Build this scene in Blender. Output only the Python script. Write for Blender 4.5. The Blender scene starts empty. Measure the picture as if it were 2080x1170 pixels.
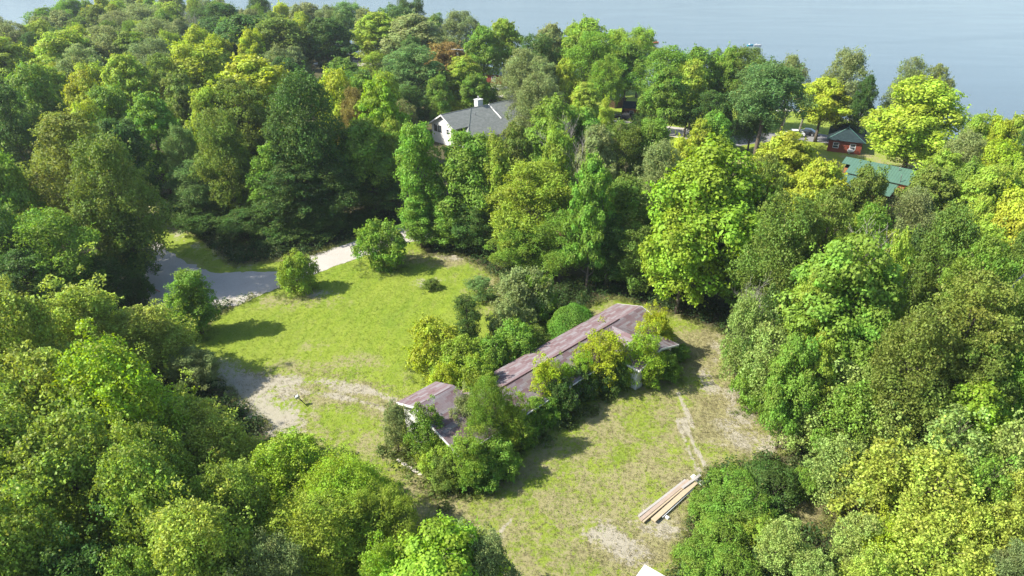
import bpy, bmesh, math, random
import numpy as np
from mathutils import Vector, Matrix
R=math.radians
C=bpy.context.scene.collection
scene=bpy.context.scene
# ---------------------------------------------------------------- camera, sky, sun, exposure
F=1387.0; PITCH=R(28); CAMH=42.0
cam=bpy.data.cameras.new('camera'); camo=bpy.data.objects.new('camera',cam); C.objects.link(camo)
camo.location=(0,0,CAMH); camo.rotation_euler=(math.pi/2-PITCH,0,0)
cam.sensor_width=36; cam.lens=36*F/2080; cam.clip_end=9000; cam.clip_start=.3
scene.camera=camo
SUN_DIR=Vector((-1.0,-0.16,0.98)).normalized()
SUN_EL=math.asin(SUN_DIR.z)
w=bpy.data.worlds.new("World"); scene.world=w; w.use_nodes=True
nt=w.node_tree; nt.nodes.clear()
sky=nt.nodes.new('ShaderNodeTexSky'); sky.sky_type='NISHITA'; sky.sun_disc=False
sky.sun_elevation=SUN_EL; sky.sun_rotation=math.atan2(SUN_DIR.x,SUN_DIR.y)
bg=nt.nodes.new('ShaderNodeBackground'); bg.inputs[1].default_value=0.125
wo=nt.nodes.new('ShaderNodeOutputWorld')
nt.links.new(sky.outputs[0],bg.inputs[0]); nt.links.new(bg.outputs[0],wo.inputs[0])
sun=bpy.data.lights.new('sun','SUN'); sun.energy=5.0; sun.angle=R(.6); sun.color=(1,.94,.83)
suno=bpy.data.objects.new('sun',sun); C.objects.link(suno); suno.location=(-60,-20,90)
suno.rotation_euler=SUN_DIR.to_track_quat('Z','Y').to_euler()
scene.view_settings.view_transform='Standard'; scene.view_settings.look='None'
scene.view_settings.exposure=1.17; scene.view_settings.gamma=1
# ---------------------------------------------------------------- photo pixel (2080x1170) <-> world, used to survey real positions
SP,CP=math.sin(PITCH),math.cos(PITCH)
def Wp(px,py,z=0.0):
    u=(px-1040)/F; v=-(py-585)/F
    dy=CP+v*SP; dz=-SP+v*CP
    t=(z-CAMH)/dz
    return Vector((u*t,dy*t,z))
def depth(p): return p[1]*CP+(CAMH-p[2])*SP
def ppm(p): return F/depth(p)
def to_px(X,Y,Z=0.0):
    d=Y*CP+(CAMH-Z)*SP; d=np.maximum(d,.1)
    return 1040+F*X/d, 585-F*(Y*SP-(CAMH-Z)*CP)/d
# ---------------------------------------------------------------- material helpers
MATS={}
class N:
    def __init__(s,name):
        m=bpy.data.materials.new(name); m.use_nodes=True; s.m=m; s.t=m.node_tree; s.t.nodes.clear()
        s.out=s.t.nodes.new('ShaderNodeOutputMaterial'); MATS[name]=m
    def n(s,typ,**k):
        nd=s.t.nodes.new('ShaderNode'+typ)
        for a,b in k.items():
            if a.startswith('i_'):
                nd.inputs[int(a[2:])].default_value=b
            else: setattr(nd,a,b)
        return nd
    def l(s,a,b): s.t.links.new(a,b)
    def math(s,op,a,b=None,clamp=False):
        nd=s.n('Math',operation=op); nd.use_clamp=clamp
        for i,x in enumerate((a,b)):
            if x is None: continue
            if isinstance(x,(int,float)): nd.inputs[i].default_value=x
            else: s.l(x,nd.inputs[i])
        return nd.outputs[0]
    def mix(s,f,a,b,mode='MIX'):
        nd=s.n('Mix',data_type='RGBA',blend_type=mode)
        for i,x in ((0,f),(6,a),(7,b)):
            if isinstance(x,(int,float)): nd.inputs[i].default_value=x
            elif isinstance(x,tuple): nd.inputs[i].default_value=(x+(1,))[:4]
            else: s.l(x,nd.inputs[i])
        return nd.outputs[2]
    def noise(s,scale,detail=4,rough=.6,coord=None,dist=0):
        nd=s.n('TexNoise'); nd.inputs['Scale'].default_value=scale; nd.inputs['Detail'].default_value=detail
        nd.inputs['Roughness'].default_value=rough; nd.inputs['Distortion'].default_value=dist
        if coord is not None: s.l(coord,nd.inputs['Vector'])
        return nd.outputs[0]
    def ramp(s,f,stops,interp='LINEAR'):
        nd=s.n('ValToRGB'); cr=nd.color_ramp; cr.interpolation=interp
        while len(cr.elements)<len(stops): cr.elements.new(.5)
        for e,(p,c) in zip(cr.elements,stops):
            e.position=p; e.color=(c if isinstance(c,tuple) else (c,c,c))+(1,)
        s.l(f,nd.inputs[0]); return nd.outputs[0]
    def bsdf(s,col,rough=.8,bump=None,bs=.3,bd=.05,metal=0,spec=.4):
        b=s.n('BsdfPrincipled'); b.inputs['Roughness'].default_value=rough; b.inputs['Metallic'].default_value=metal
        b.inputs['Specular IOR Level'].default_value=spec
        if isinstance(col,tuple): b.inputs['Base Color'].default_value=col+(1,)
        else: s.l(col,b.inputs['Base Color'])
        if bump is not None:
            bn=s.n('Bump'); bn.inputs['Strength'].default_value=bs; bn.inputs['Distance'].default_value=bd
            s.l(bump,bn.inputs['Height']); s.l(bn.outputs[0],b.inputs['Normal'])
        s.l(b.outputs[0],s.out.inputs[0]); return b
def obco(s): return s.n('TexCoord').outputs['Object']
def geo(s): return s.n('NewGeometry').outputs['Position']
def plain(name,col,rough=.7,var=.25,scale=3,metal=0,spec=.4):
    s=N(name); f=s.noise(scale,5,.65,obco(s))
    c=s.mix(f,tuple(x*(1-var) for x in col),tuple(min(1,x*(1+var)) for x in col))
    s.bsdf(c,rough,f,.15,.02,metal,spec); return s.m
def siding(name,col,step=.18,rough=.7,var=.2,axis='Z'):
    s=N(name); co=obco(s); sp=s.n('SeparateXYZ'); s.l(co,sp.inputs[0])
    z=s.math('FRACT',s.math('DIVIDE',sp.outputs[axis],step))
    f=s.noise(2.2,5,.7,co)
    c=s.mix(f,tuple(x*(1-var) for x in col),tuple(min(1,x*(1+var)) for x in col))
    s.bsdf(c,rough,z,.8,.03); return s.m
# ---------------------------------------------------------------- mesh helpers
def tag(o,label=None,cat=None,group=None,kind=None):
    if label: o['label']=label
    if cat: o['category']=cat
    if group: o['group']=group
    if kind: o['kind']=kind
    return o
def empty(name,loc,label,cat,group=None,rz=0):
    o=bpy.data.objects.new(name,None); C.objects.link(o); o.location=loc; o.rotation_euler=(0,0,rz)
    o.empty_display_size=.3
    return tag(o,label,cat,group)
class MB:
    def __init__(s): s.v=[]; s.f=[]; s.uv=[]; s.sm=[]
    def poly(s,pts,uv=None,smooth=False):
        i=len(s.v); s.v+= [tuple(p) for p in pts]; s.f.append(tuple(range(i,i+len(pts))))
        s.uv.append(uv or [(p[0],p[1]) for p in pts]); s.sm.append(smooth)
    def box(s,c,d,rz=0,rx=0,ry=0):
        M=Matrix.Translation(c)@Matrix.Rotation(rz,4,'Z')@Matrix.Rotation(ry,4,'Y')@Matrix.Rotation(rx,4,'X')
        x,y,z=[k/2 for k in d]
        P=[M@Vector((a*x,b*y,e*z)) for a in(-1,1) for b in(-1,1) for e in(-1,1)]
        for q in ((0,1,3,2),(4,6,7,5),(0,4,5,1),(2,3,7,6),(0,2,6,4),(1,5,7,3)): s.poly([P[k] for k in q])
    def tube(s,pts,rs,n=8,cap=True):
        pts=[Vector(p) for p in pts]; rings=[]
        if isinstance(rs,(int,float)): rs=[rs]*len(pts)
        for k,p in enumerate(pts):
            d=(pts[min(k+1,len(pts)-1)]-pts[max(k-1,0)]).normalized()
            a=d.cross(Vector((0,0,1)) if abs(d.z)<.9 else Vector((1,0,0))).normalized(); b=d.cross(a)
            i=len(s.v); rings.append(i)
            for j in range(n):
                t=2*math.pi*j/n; s.v.append(tuple(p+(a*math.cos(t)+b*math.sin(t))*rs[k]))
        for k in range(len(pts)-1):
            for j in range(n):
                a0,a1=rings[k]+j,rings[k]+(j+1)%n; b0,b1=rings[k+1]+j,rings[k+1]+(j+1)%n
                s.f.append((a0,b0,b1,a1)); s.uv.append([(0,0)]*4); s.sm.append(True)
        if cap:
            for r in (rings[0],rings[-1]):
                s.f.append(tuple(range(r,r+n))); s.uv.append([(0,0)]*n); s.sm.append(False)
    def slab(s,a,b,c,d,th,uv=True):
        # thick roof plane a,b (eave) c,d (ridge) counter-clockwise seen from above; uv in metres
        a,b,c,d=map(Vector,(a,b,c,d)); nrm=(b-a).cross(d-a).normalized()
        if nrm.z<0: nrm=-nrm
        ex=(b-a).normalized(); ey=nrm.cross(ex)
        f=lambda p:((p-a).dot(ex),(p-a).dot(ey))
        s.poly([a,b,c,d],[f(p) for p in (a,b,c,d)])
        lo=[p-nrm*th for p in (a,b,c,d)]
        s.poly(lo[::-1])
        t=[a,b,c,d]
        for k in range(4):
            s.poly([t[k],lo[k],lo[(k+1)%4],t[(k+1)%4]])
    def build(s,name,mat,parent=None,bevel=0):
        me=bpy.data.meshes.new(name); me.from_pydata(s.v,[],s.f)
        if mat: me.materials.append(mat)
        uvl=me.uv_layers.new(name='UVMap'); k=0
        arr=[]
        for fuv in s.uv:
            for q in fuv: arr+= [q[0],q[1]]
        uvl.data.foreach_set('uv',arr)
        me.polygons.foreach_set('use_smooth',s.sm)
        me.update()
        o=bpy.data.objects.new(name,me); C.objects.link(o)
        if parent: o.parent=parent
        return o
def part(name,mat,parent,fn):
    b=MB(); fn(b); return b.build(name,mat,parent)
# ---------------------------------------------------------------- materials
rng=np.random.default_rng(7); random.seed(7)
def leaf_mat(name,rough=.55,trans=.38,spec=.18,var=.27):
    s=N(name)
    oi=s.n('ObjectInfo'); rn=s.n('Attribute',attribute_name='rnd').outputs['Fac']
    cl=s.n('Attribute',attribute_name='clump').outputs['Fac']
    base=oi.outputs['Color']
    hs=s.n('HueSaturation'); s.l(base,hs.inputs['Color'])
    g=geo(s); lo=s.noise(.16,3,.6,g); md=s.noise(.8,3,.6,g)
    s.l(s.math('ADD',.463,s.math('ADD',s.math('MULTIPLY',cl,.03),s.math('MULTIPLY',lo,.048))),hs.inputs['Hue'])
    v=s.math('ADD',s.math('ADD',s.math('MULTIPLY',rn,var*2),s.math('MULTIPLY',cl,.35)),s.math('MULTIPLY',md,.7))
    s.l(s.math('ADD',v,.47-var),hs.inputs['Value'])
    col=hs.outputs[0]
    turn=s.math('MULTIPLY',s.math('SUBTRACT',lo,.56),4,True)
    col=s.mix(s.math('MULTIPLY',turn,.25),col,s.mix(1.0,col,(1.0,.85,.6),'MULTIPLY'))
    # a few leaves already turning: yellow and dry brown
    old=s.math('GREATER_THAN',rn,.98)
    col=s.mix(s.math('MULTIPLY',old,.55),col,(.34,.30,.10))
    p=s.n('BsdfPrincipled'); p.inputs['Roughness'].default_value=rough; p.inputs['Specular IOR Level'].default_value=spec
    s.l(col,p.inputs['Base Color'])
    tr=s.n('BsdfTranslucent'); h2=s.n('HueSaturation'); s.l(col,h2.inputs['Color'])
    h2.inputs['Hue'].default_value=.485; h2.inputs['Saturation'].default_value=1.1; h2.inputs['Value'].default_value=1.45
    s.l(h2.outputs[0],tr.inputs[0])
    mx=s.n('MixShader'); mx.inputs[0].default_value=trans
    s.l(p.outputs[0],mx.inputs[1]); s.l(tr.outputs[0],mx.inputs[2]); s.l(mx.outputs[0],s.out.inputs[0])
    return s.m
LEAF=leaf_mat('leaves'); LEAFG=leaf_mat('glossy_leaves',.52,.36,.22,.42)
def bark_mat(name,a,b):
    s=N(name); co=obco(s); mp=s.n('Mapping'); mp.inputs['Scale'].default_value=(6,6,1.2); s.l(co,mp.inputs[0])
    f=s.noise(2,6,.7,mp.outputs[0]); s.bsdf(s.mix(f,a,b),.9,f,.6,.04); return s.m
BARK=bark_mat('bark',(.05,.04,.03),(.16,.13,.10)); BARKD=bark_mat('weathered_dead_wood',(.16,.145,.125),(.36,.33,.30))
# ground
def ground_mat():
    s=N('lawn_and_soil'); g=geo(s)
    at=lambda n:s.n('Attribute',attribute_name=n).outputs['Fac']
    dry,bare,wood=at('dry'),at('bare'),at('wood')
    mp=s.n('Mapping'); mp.inputs['Rotation'].default_value=(0,0,.5); mp.inputs['Scale'].default_value=(1,.45,1); s.l(g,mp.inputs[0])
    n0=s.noise(.10,4,.6,g); n1=s.noise(.45,6,.68,mp.outputs[0]); n2=s.noise(2.2,6,.75,g); n3=s.noise(12,4,.7,g); n4=s.noise(1.0,6,.75,mp.outputs[0],.6)
    lush=s.mix(s.math('MULTIPLY',s.math('SUBTRACT',n1,.3),2.2,True),(.135,.205,.020),(.235,.300,.028))
    lush=s.mix(s.math('MULTIPLY',s.math('SUBTRACT',n0,.42),3,True),lush,(.215,.265,.036))
    lush=s.mix(s.math('MULTIPLY',s.math('SUBTRACT',n2,.52),3.2,True),lush,(.10,.165,.018))
    wv=s.n('TexWave'); wv.inputs['Scale'].default_value=.16; wv.inputs['Distortion'].default_value=5; wv.inputs['Detail'].default_value=3; wv.inputs['Detail Scale'].default_value=.6; s.l(mp.outputs[0],wv.inputs['Vector'])
    lush=s.mix(s.math('MULTIPLY',wv.outputs[1],.22),lush,(.24,.265,.05))
    n6=s.noise(5.5,4,.8,g); lush=s.mix(s.math('MULTIPLY',s.math('SUBTRACT',n6,.52),4,True),lush,(.10,.155,.018))
    # mower strokes and thatch
    thatch=s.math('MULTIPLY',s.math('SUBTRACT',n4,.56),3.2,True)
    lush=s.mix(thatch,lush,(.26,.24,.09))
    tan=s.mix(n2,(.22,.19,.095),(.34,.29,.175))
    tan=s.mix(s.math('MULTIPLY',s.math('SUBTRACT',n3,.45),2.5,True),tan,(.15,.16,.05))
    n7=s.noise(.28,3,.55,g); nn=s.math('ADD',s.math('ADD',s.math('MULTIPLY',s.math('SUBTRACT',n4,.5),2.8),s.math('MULTIPLY',s.math('SUBTRACT',n2,.5),4.2)),s.math('MULTIPLY',s.math('SUBTRACT',n7,.5),3.6))
    nf=s.math('ADD',nn,s.math('MULTIPLY',s.math('SUBTRACT',n3,.5),1.6))
    d=s.math('ADD',s.math('MULTIPLY',s.math('SUBTRACT',dry,.42),2.1),s.math('ADD',s.math('MULTIPLY',nf,1.5),.40))
    d=s.math('MULTIPLY',d,.95,True); d=s.math('MULTIPLY',d,s.math('MULTIPLY',dry,3,True))
    c=s.mix(s.math('MULTIPLY',d,.85),lush,tan)
    soil=s.mix(n2,(.27,.245,.19),(.38,.35,.285)); soil=s.mix(s.math('MULTIPLY',s.math('SUBTRACT',n3,.5),2.5,True),soil,(.33,.29,.16))
    b=s.math('ADD',s.math('MULTIPLY',s.math('SUBTRACT',bare,.36),3.0),s.math('MULTIPLY',nf,1.7)); b=s.math('MULTIPLY',s.math('ADD',b,.08),1.1,True); b=s.math('MULTIPLY',b,.92); b=s.math('MULTIPLY',b,s.math('MULTIPLY',bare,2.5,True))
    c=s.mix(b,c,soil)
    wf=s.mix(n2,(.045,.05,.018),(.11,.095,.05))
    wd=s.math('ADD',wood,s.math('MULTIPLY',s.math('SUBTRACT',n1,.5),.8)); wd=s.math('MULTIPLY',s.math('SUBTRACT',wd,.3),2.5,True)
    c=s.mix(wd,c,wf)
    f3=s.math('ADD',.62,s.math('MULTIPLY',n3,.76)); 
    cc=s.n('CombineColor'); [s.l(f3,cc.inputs[i]) for i in range(3)]
    c=s.mix(1.0,c,cc.outputs[0],'MULTIPLY')
    s.bsdf(c,.95,s.math('ADD',n3,n2),.7,.12,0,.15); return s.m
GROUND=ground_mat()
def gravel(name,a,b,c3):
    s=N(name); g=geo(s); n1=s.noise(.35,5,.7,g); n2=s.noise(7,5,.8,g); n5=s.noise(1.4,5,.7,g,.8)
    c=s.mix(n1,a,b); c=s.mix(s.math('MULTIPLY',s.math('SUBTRACT',n2,.5),2.6,True),c,c3)
    c=s.mix(s.math('MULTIPLY',s.math('SUBTRACT',n5,.55),2.2,True),c,tuple(x*.8 for x in a))
    s.bsdf(c,.95,n2,.6,.05,0,.2); return s.m
GRAVEL=gravel('pale_gravel',(.31,.285,.25),(.44,.41,.37),(.21,.19,.165))
ASPH=gravel('worn_asphalt',(.16,.16,.165),(.24,.24,.245),(.12,.12,.12))
def shingle(name,stops,rw=.30,cw=1.0,mixc=None):
    s=N(name); uv=s.n('UVMap').outputs[0]; sp=s.n('SeparateXYZ'); s.l(uv,sp.inputs[0])
    row=s.math('FLOOR',s.math('DIVIDE',sp.outputs[1],rw))
    wn=s.n('TexWhiteNoise',noise_dimensions='1D'); s.l(row,wn.inputs['W'])
    cu=s.math('ADD',s.math('DIVIDE',sp.outputs[0],cw),s.math('MULTIPLY',wn.outputs[0],7))
    col=s.math('FLOOR',cu)
    cx=s.n('CombineXYZ'); s.l(col,cx.inputs[0]); s.l(row,cx.inputs[1])
    w2=s.n('TexWhiteNoise',noise_dimensions='2D'); s.l(cx.outputs[0],w2.inputs['Vector'])
    low=s.noise(.22,4,.7,uv); mid=s.noise(3,5,.7,uv)
    f=s.math('ADD',s.math('MULTIPLY',w2.outputs[0],.62),s.math('MULTIPLY',low,.42))
    c=s.ramp(f,stops); c=s.mix(s.math('MULTIPLY',s.math('SUBTRACT',mid,.5),1.6,True),c,mixc or stops[0][1])
    edge=s.math('FRACT',s.math('DIVIDE',sp.outputs[1],rw/2))
    ln=s.math('LESS_THAN',edge,.16); c=s.mix(s.math('MULTIPLY',ln,.35),c,(.05,.04,.04))  # course lines darkened in the colour: painted shadow under the shingle tabs
    s.bsdf(c,.9,s.math('ADD',edge,mid),.8,.04,0,.2); return s.m
REDROOF=shingle('weathered_red_shingles',[(.0,(.115,.066,.070)),(.3,(.16,.105,.11)),(.55,(.19,.15,.158)),(.78,(.22,.20,.21)),(1,(.25,.235,.24))],.28,.95,(.12,.088,.09))
GREYROOF=shingle('grey_green_shingles',[(0,(.18,.20,.18)),(.5,(.235,.25,.23)),(1,(.29,.305,.28))],.25,.5)
TEALROOF=shingle('dark_teal_shingles',[(0,(.010,.024,.028)),(.6,(.016,.034,.038)),(1,(.026,.050,.055))],.25,.5)
def ribbed(name,col):
    s=N(name); uv=s.n('UVMap').outputs[0]; sp=s.n('SeparateXYZ'); s.l(uv,sp.inputs[0])
    x=s.math('FRACT',s.math('DIVIDE',sp.outputs[0],.45)); r=s.math('LESS_THAN',x,.14)
    f=s.noise(.9,5,.6,uv); c=s.mix(f,tuple(q*.85 for q in col),tuple(q*1.15 for q in col)); c=s.mix(s.math('MULTIPLY',r,.35),c,tuple(q*.5 for q in col))
    s.bsdf(c,.45,r,.8,.04,.1,.4); return s.m
GREENMETAL=ribbed('green_ribbed_metal',(.072,.145,.105))
WHITE=plain('white_paint',(.60,.60,.59),.6,.1); WHITES=siding('white_lap_siding',(.62,.62,.61),.2,.6,.06)
REDLOG=siding('red_brown_log',(.20,.048,.026),.24,.6,.3); ORLOG=siding('orange_log',(.30,.125,.05),.24,.6,.2); DKLOG=siding('dark_brown_log',(.07,.03,.02),.24,.7,.3)
RIDGE=plain('dark_ridge_cap',(.035,.015,.015),.8); 
def glassm():
    s=N('window_glass'); s.bsdf((.03,.04,.05),.08,None,spec=.8); return s.m
GLASS=glassm()
GREYM=plain('grey_metal',(.32,.34,.36),.45,.15,3,.5); DKM=plain('dark_metal',(.05,.055,.06),.5,.2,3,.6)
STONE=plain('pale_rock',(.42,.39,.35),.9,.35,1.2)
def water_mat():
    s=N('lake_water'); g=geo(s)
    mp=s.n('Mapping'); mp.inputs['Rotation'].default_value=(0,0,.35); mp.inputs['Scale'].default_value=(.35,1.0,1); s.l(g,mp.inputs[0])
    n=s.noise(.9,5,.6,mp.outputs[0]); big=s.noise(.012,4,.6,mp.outputs[0],1.2); st=s.noise(.03,5,.6,mp.outputs[0],2)
    col=s.mix(big,(.062,.088,.098),(.080,.108,.118))
    b=s.n('BsdfPrincipled'); s.l(col,b.inputs['Base Color']); b.inputs['IOR'].default_value=1.33
    s.l(s.math('ADD',.17,s.math('MULTIPLY',st,.10)),b.inputs['Roughness'])
    bn=s.n('Bump'); bn.inputs['Strength'].default_value=.35; bn.inputs['Distance'].default_value=.10
    s.l(n,bn.inputs['Height']); s.l(bn.outputs[0],b.inputs['Normal']); s.l(b.outputs[0],s.out.inputs[0]); return s.m
WATER=water_mat()
# ---------------------------------------------------------------- terrain
SH=[(-60,68),(0,62),(200,58),(450,62),(640,90),(720,105),(1000,135),(1240,165),(1740,245),(2080,320),(2300,380)]
shw=[Wp(a,b,-1) for a,b in SH]; SX=np.array([p.x for p in shw]); SY=np.array([p.y for p in shw])
def shore(x): return np.interp(x,SX,SY)
def gz(x,y):
    d=shore(x)-y
    z=np.where(d>14,0.0,np.where(d>0,-1.15*((14-d)/14)**1.5,-1.15-np.minimum(-d,40)*.09))
    far=y-(760+.25*x); z=np.where(far>-40,np.minimum(-4+(far+40)*.12,6),z)
    return z
OPEN=[ # ground kept free of trees: lawn, yard, road, tracks (surveyed outlines)
 [(330,720),(440,640),(560,585),(640,560),(840,470),(870,520),(930,512),(1010,560),(1040,610),(1130,650),(1240,600),(1400,645),(1482,685),(1520,800),(1560,860),(1625,915),(1440,962),(1410,1060),(1360,1200),(940,1230),(820,1100),(700,930),(560,900),(420,760)],
 [(835,455),(835,495),(640,565),(560,590),(400,640),(290,630),(290,560),(300,470),(240,390),(300,390),(340,450),(400,480),(480,540),(640,515),(760,465)]]
def inpoly(px,py,poly):
    c=np.zeros(np.shape(px),bool); n=len(poly)
    for i in range(n):
        x1,y1=poly[i]; x2,y2=poly[(i+1)%n]
        if y1==y2: continue
        t=((y1>py)!=(y2>py))&(px<(x2-x1)*(py-y1)/(y2-y1)+x1); c^=t
    return c
def segd(px,py,pts):
    best=np.full(np.shape(px),1e9)
    for (x1,y1),(x2,y2) in zip(pts[:-1],pts[1:]):
        L=(x2-x1)**2+(y2-y1)**2; t=np.clip(((px-x1)*(x2-x1)+(py-y1)*(y2-y1))/L,0,1)
        best=np.minimum(best,np.hypot(px-x1-t*(x2-x1),py-y1-t*(y2-y1)))
    return best
def wpts(l): return [tuple(Wp(a,b))[:2] for a,b in l]
OPEN.append([(1590,1015),(1650,985),(1710,990),(1725,1040),(1670,1095),(1600,1075)]); OPEN.append([(1560,880),(1620,870),(1680,890),(1660,915),(1590,912)])
OPENW=[wpts(p) for p in OPEN]
def is_open(X,Y):
    r=np.zeros(np.shape(X),bool)
    for p in OPENW: r|=inpoly(X,Y,p)
    return r
def blur2(a,n):
    for _ in range(n):
        b=a.copy(); b[1:-1,1:-1]=(a[1:-1,1:-1]*2+a[:-2,1:-1]+a[2:,1:-1]+a[1:-1,:-2]+a[1:-1,2:])/6; a=b
    return a
def coords(lo,a,b,hi,step):
    mid=np.arange(a,b,step); o=[]
    x,s=b,step
    while x<hi: o.append(x); s*=1.16; x+=min(s,90)
    o.append(hi); q=[]; x,s=a,step
    while x>lo: s*=1.16; x-=min(s,90); q.append(max(x,lo))
    return np.array(sorted(set(np.round(np.concatenate([q,mid,o]),4))))
xs=coords(-1500,-56,50,1500,.27); ys=coords(-50,28,112,2600,.27)
XX,YY=np.meshgrid(xs,ys); ZZ=gz(XX,YY)
PX,PY=to_px(XX,YY,0.0)
front=(YY>20)&(YY<140)&(np.abs(XX)<90)
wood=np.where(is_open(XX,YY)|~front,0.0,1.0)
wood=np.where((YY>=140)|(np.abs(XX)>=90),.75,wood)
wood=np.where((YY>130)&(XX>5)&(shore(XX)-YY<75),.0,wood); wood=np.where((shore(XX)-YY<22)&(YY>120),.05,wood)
dry=np.zeros_like(XX); bare=np.zeros_like(XX)
def blob(arr,cx,cy,rx,ry,st,rot=0):
    c,s_=math.cos(R(rot)),math.sin(R(rot)); dx,dy=PX-cx,PY-cy
    u=(dx*c+dy*s_)/rx; v=(-dx*s_+dy*c)/ry
    np.maximum(arr,st*np.clip((1.75-np.sqrt(u*u+v*v))/1.3,0,1)**1.2*front,out=arr)
def strok(arr,pts,wd,st):
    d=segd(PX,PY,pts); np.maximum(arr,st*np.clip((1.9-d/wd)/1.4,0,1)*front,out=arr)
# dry yard below the house and worn ground
dry=np.where(front&(inpoly(PX,PY,[(800,960),(960,1010),(1080,920),(1180,830),(1300,780),(1400,660),(1470,680),(1500,800),(1600,930),(1440,960),(1330,1250),(900,1250),(840,1060)])),.56,dry)
for a in [(1420,720,70,60,.95),(1490,850,110,90,1.15),(1440,700,50,60,1),(1290,1110,170,70,1),(1395,1030,60,90,1),(1480,790,70,120,.95),(870,980,110,50,.85,30),(960,1040,110,50,.75),(1240,1090,140,60,.8),(1330,1120,120,70,.8),(1400,880,160,50,.6,20),(1390,1010,60,110,.85),(1000,560,60,60,.5),(890,525,90,16,.75),(1040,620,60,40,.5),(1100,1000,120,60,.55),(1180,900,120,40,.55),(640,700,60,20,.25),(740,740,90,22,.38,15),(690,890,180,40,.42),(620,860,60,30,.5),(790,850,50,60,.5),(600,610,90,18,.5),(380,590,60,60,.5),(660,755,30,6,.7,15),(1320,640,130,30,.5),(1000,500,60,40,.5)]: blob(dry,*a)
dry=dry*1.0
for a in [(490,830,105,66,1.1,15),(450,800,90,30,1),(540,790,80,24,.75,-10),(560,850,26,12,.6,20),(430,800,60,30,.8),(525,885,30,40,.6),(1442,785,22,16,.9),(1430,770,16,20,.7),(1250,1098,65,26,.95,25),(1210,1085,34,14,.9),(1510,850,45,60,.55),(1340,1075,60,24,.5),(1510,840,40,95,.55,-18),(1545,900,60,22,.6),(1465,720,26,50,.4),(1290,1140,60,18,.5,20),(1500,870,55,22,.55,30),(1450,905,30,18,.45),(990,1098,28,9,.55,-20),(640,595,46,8,.55),(905,522,70,7,.45),(870,575,28,10,.5),(1120,1065,12,7,.4),(1320,1040,80,26,.4,-38),(700,788,70,10,.6,8),(1370,1010,60,20,.45,-40)]: blob(bare,*a)
strok(bare,[(420,790),(520,778),(600,774)],13,.8); strok(bare,[(600,772),(690,776),(750,792),(800,812)],6,.75); strok(bare,[(560,800),(640,797),(720,812),(780,830)],5,.55)
strok(dry,[(520,785),(650,784),(750,802),(800,835)],36,.75)
strok(bare,[(1000,1095),(1040,1055)],3,.6); strok(bare,[(1378,798),(1394,835),(1408,868)],3,1.15)
strok(bare,[(1376,852),(1398,912),(1421,960)],2.8,1.0); strok(bare,[(1388,853),(1411,905),(1437,955)],3.2,1.15); strok(dry,[(1385,860),(1430,960)],22,.8)
strok(bare,[(270,400),(330,450),(380,490),(440,520),(500,545)],11,.35)
for a in [(1650,1030,90,60,1.2),(1610,885,80,30,1.1)]: blob(dry,*a)
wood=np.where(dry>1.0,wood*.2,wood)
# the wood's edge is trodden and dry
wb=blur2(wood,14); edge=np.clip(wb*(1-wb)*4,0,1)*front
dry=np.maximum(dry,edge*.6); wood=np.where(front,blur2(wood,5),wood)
def grid_mesh(name,XX,YY,ZZ,attrs,mat):
    ny,nx=XX.shape; me=bpy.data.meshes.new(name)
    co=np.stack([XX,YY,ZZ],-1).reshape(-1,3).astype(np.float32)
    i=np.arange(ny*nx).reshape(ny,nx); q=np.stack([i[:-1,:-1],i[:-1,1:],i[1:,1:],i[1:,:-1]],-1).reshape(-1,4)
    raw_mesh(me,co,q); me.materials.append(mat)
    me.polygons.foreach_set('use_smooth',np.ones(len(q),bool))
    for k,a in attrs.items():
        t=me.attributes.new(k,'FLOAT','POINT'); t.data.foreach_set('value',a.reshape(-1).astype(np.float32))
    o=bpy.data.objects.new(name,me); C.objects.link(o); return o
def raw_mesh(me,co,q):
    k=q.shape[1]; me.vertices.add(len(co)); me.vertices.foreach_set('co',co.reshape(-1))
    me.loops.add(q.size); me.loops.foreach_set('vertex_index',q.reshape(-1).astype(np.int32))
    me.polygons.add(len(q)); me.polygons.foreach_set('loop_start',np.arange(0,q.size,k,dtype=np.int32)); me.polygons.foreach_set('loop_total',np.full(len(q),k,dtype=np.int32))
    me.update(calc_edges=True)
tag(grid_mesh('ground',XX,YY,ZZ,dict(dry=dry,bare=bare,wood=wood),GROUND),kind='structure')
b=MB(); b.poly([(-1500,60,-1.0),(1500,60,-1.0),(1500,1400,-1.0),(-1500,1400,-1.0)]); tag(b.build('lake',WATER),kind='structure')
def sheet(name,poly,mat,z=.02,sub=10,jit=.25,world=False):
    P=[Vector((*p,0)) if world else Wp(*p) for p in poly]; out=[]
    n=len(P)
    for i in range(n):
        a,b_,c_,d_=P[i-1],P[i],P[(i+1)%n],P[(i+2)%n]
        for k in range(sub):
            t=k/sub
            q=.5*((2*b_)+(-a+c_)*t+(2*a-5*b_+4*c_-d_)*t*t+(-a+3*b_-3*c_+d_)*t**3)
            q=q+Vector((random.uniform(-jit,jit),random.uniform(-jit,jit),0)); q.z=z; out.append(q)
    bm=bmesh.new(); vs=[bm.verts.new(q) for q in out]; es=[bm.edges.new((vs[i],vs[(i+1)%len(vs)])) for i in range(len(vs))]
    bmesh.ops.triangle_fill(bm,edges=es,use_beauty=True)
    for f in bm.faces:
        if f.normal.z<0: f.normal_flip()
    me=bpy.data.meshes.new(name); bm.to_mesh(me); bm.free(); me.materials.append(mat)
    o=bpy.data.objects.new(name,me); C.objects.link(o); return tag(o,kind='structure')
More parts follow.
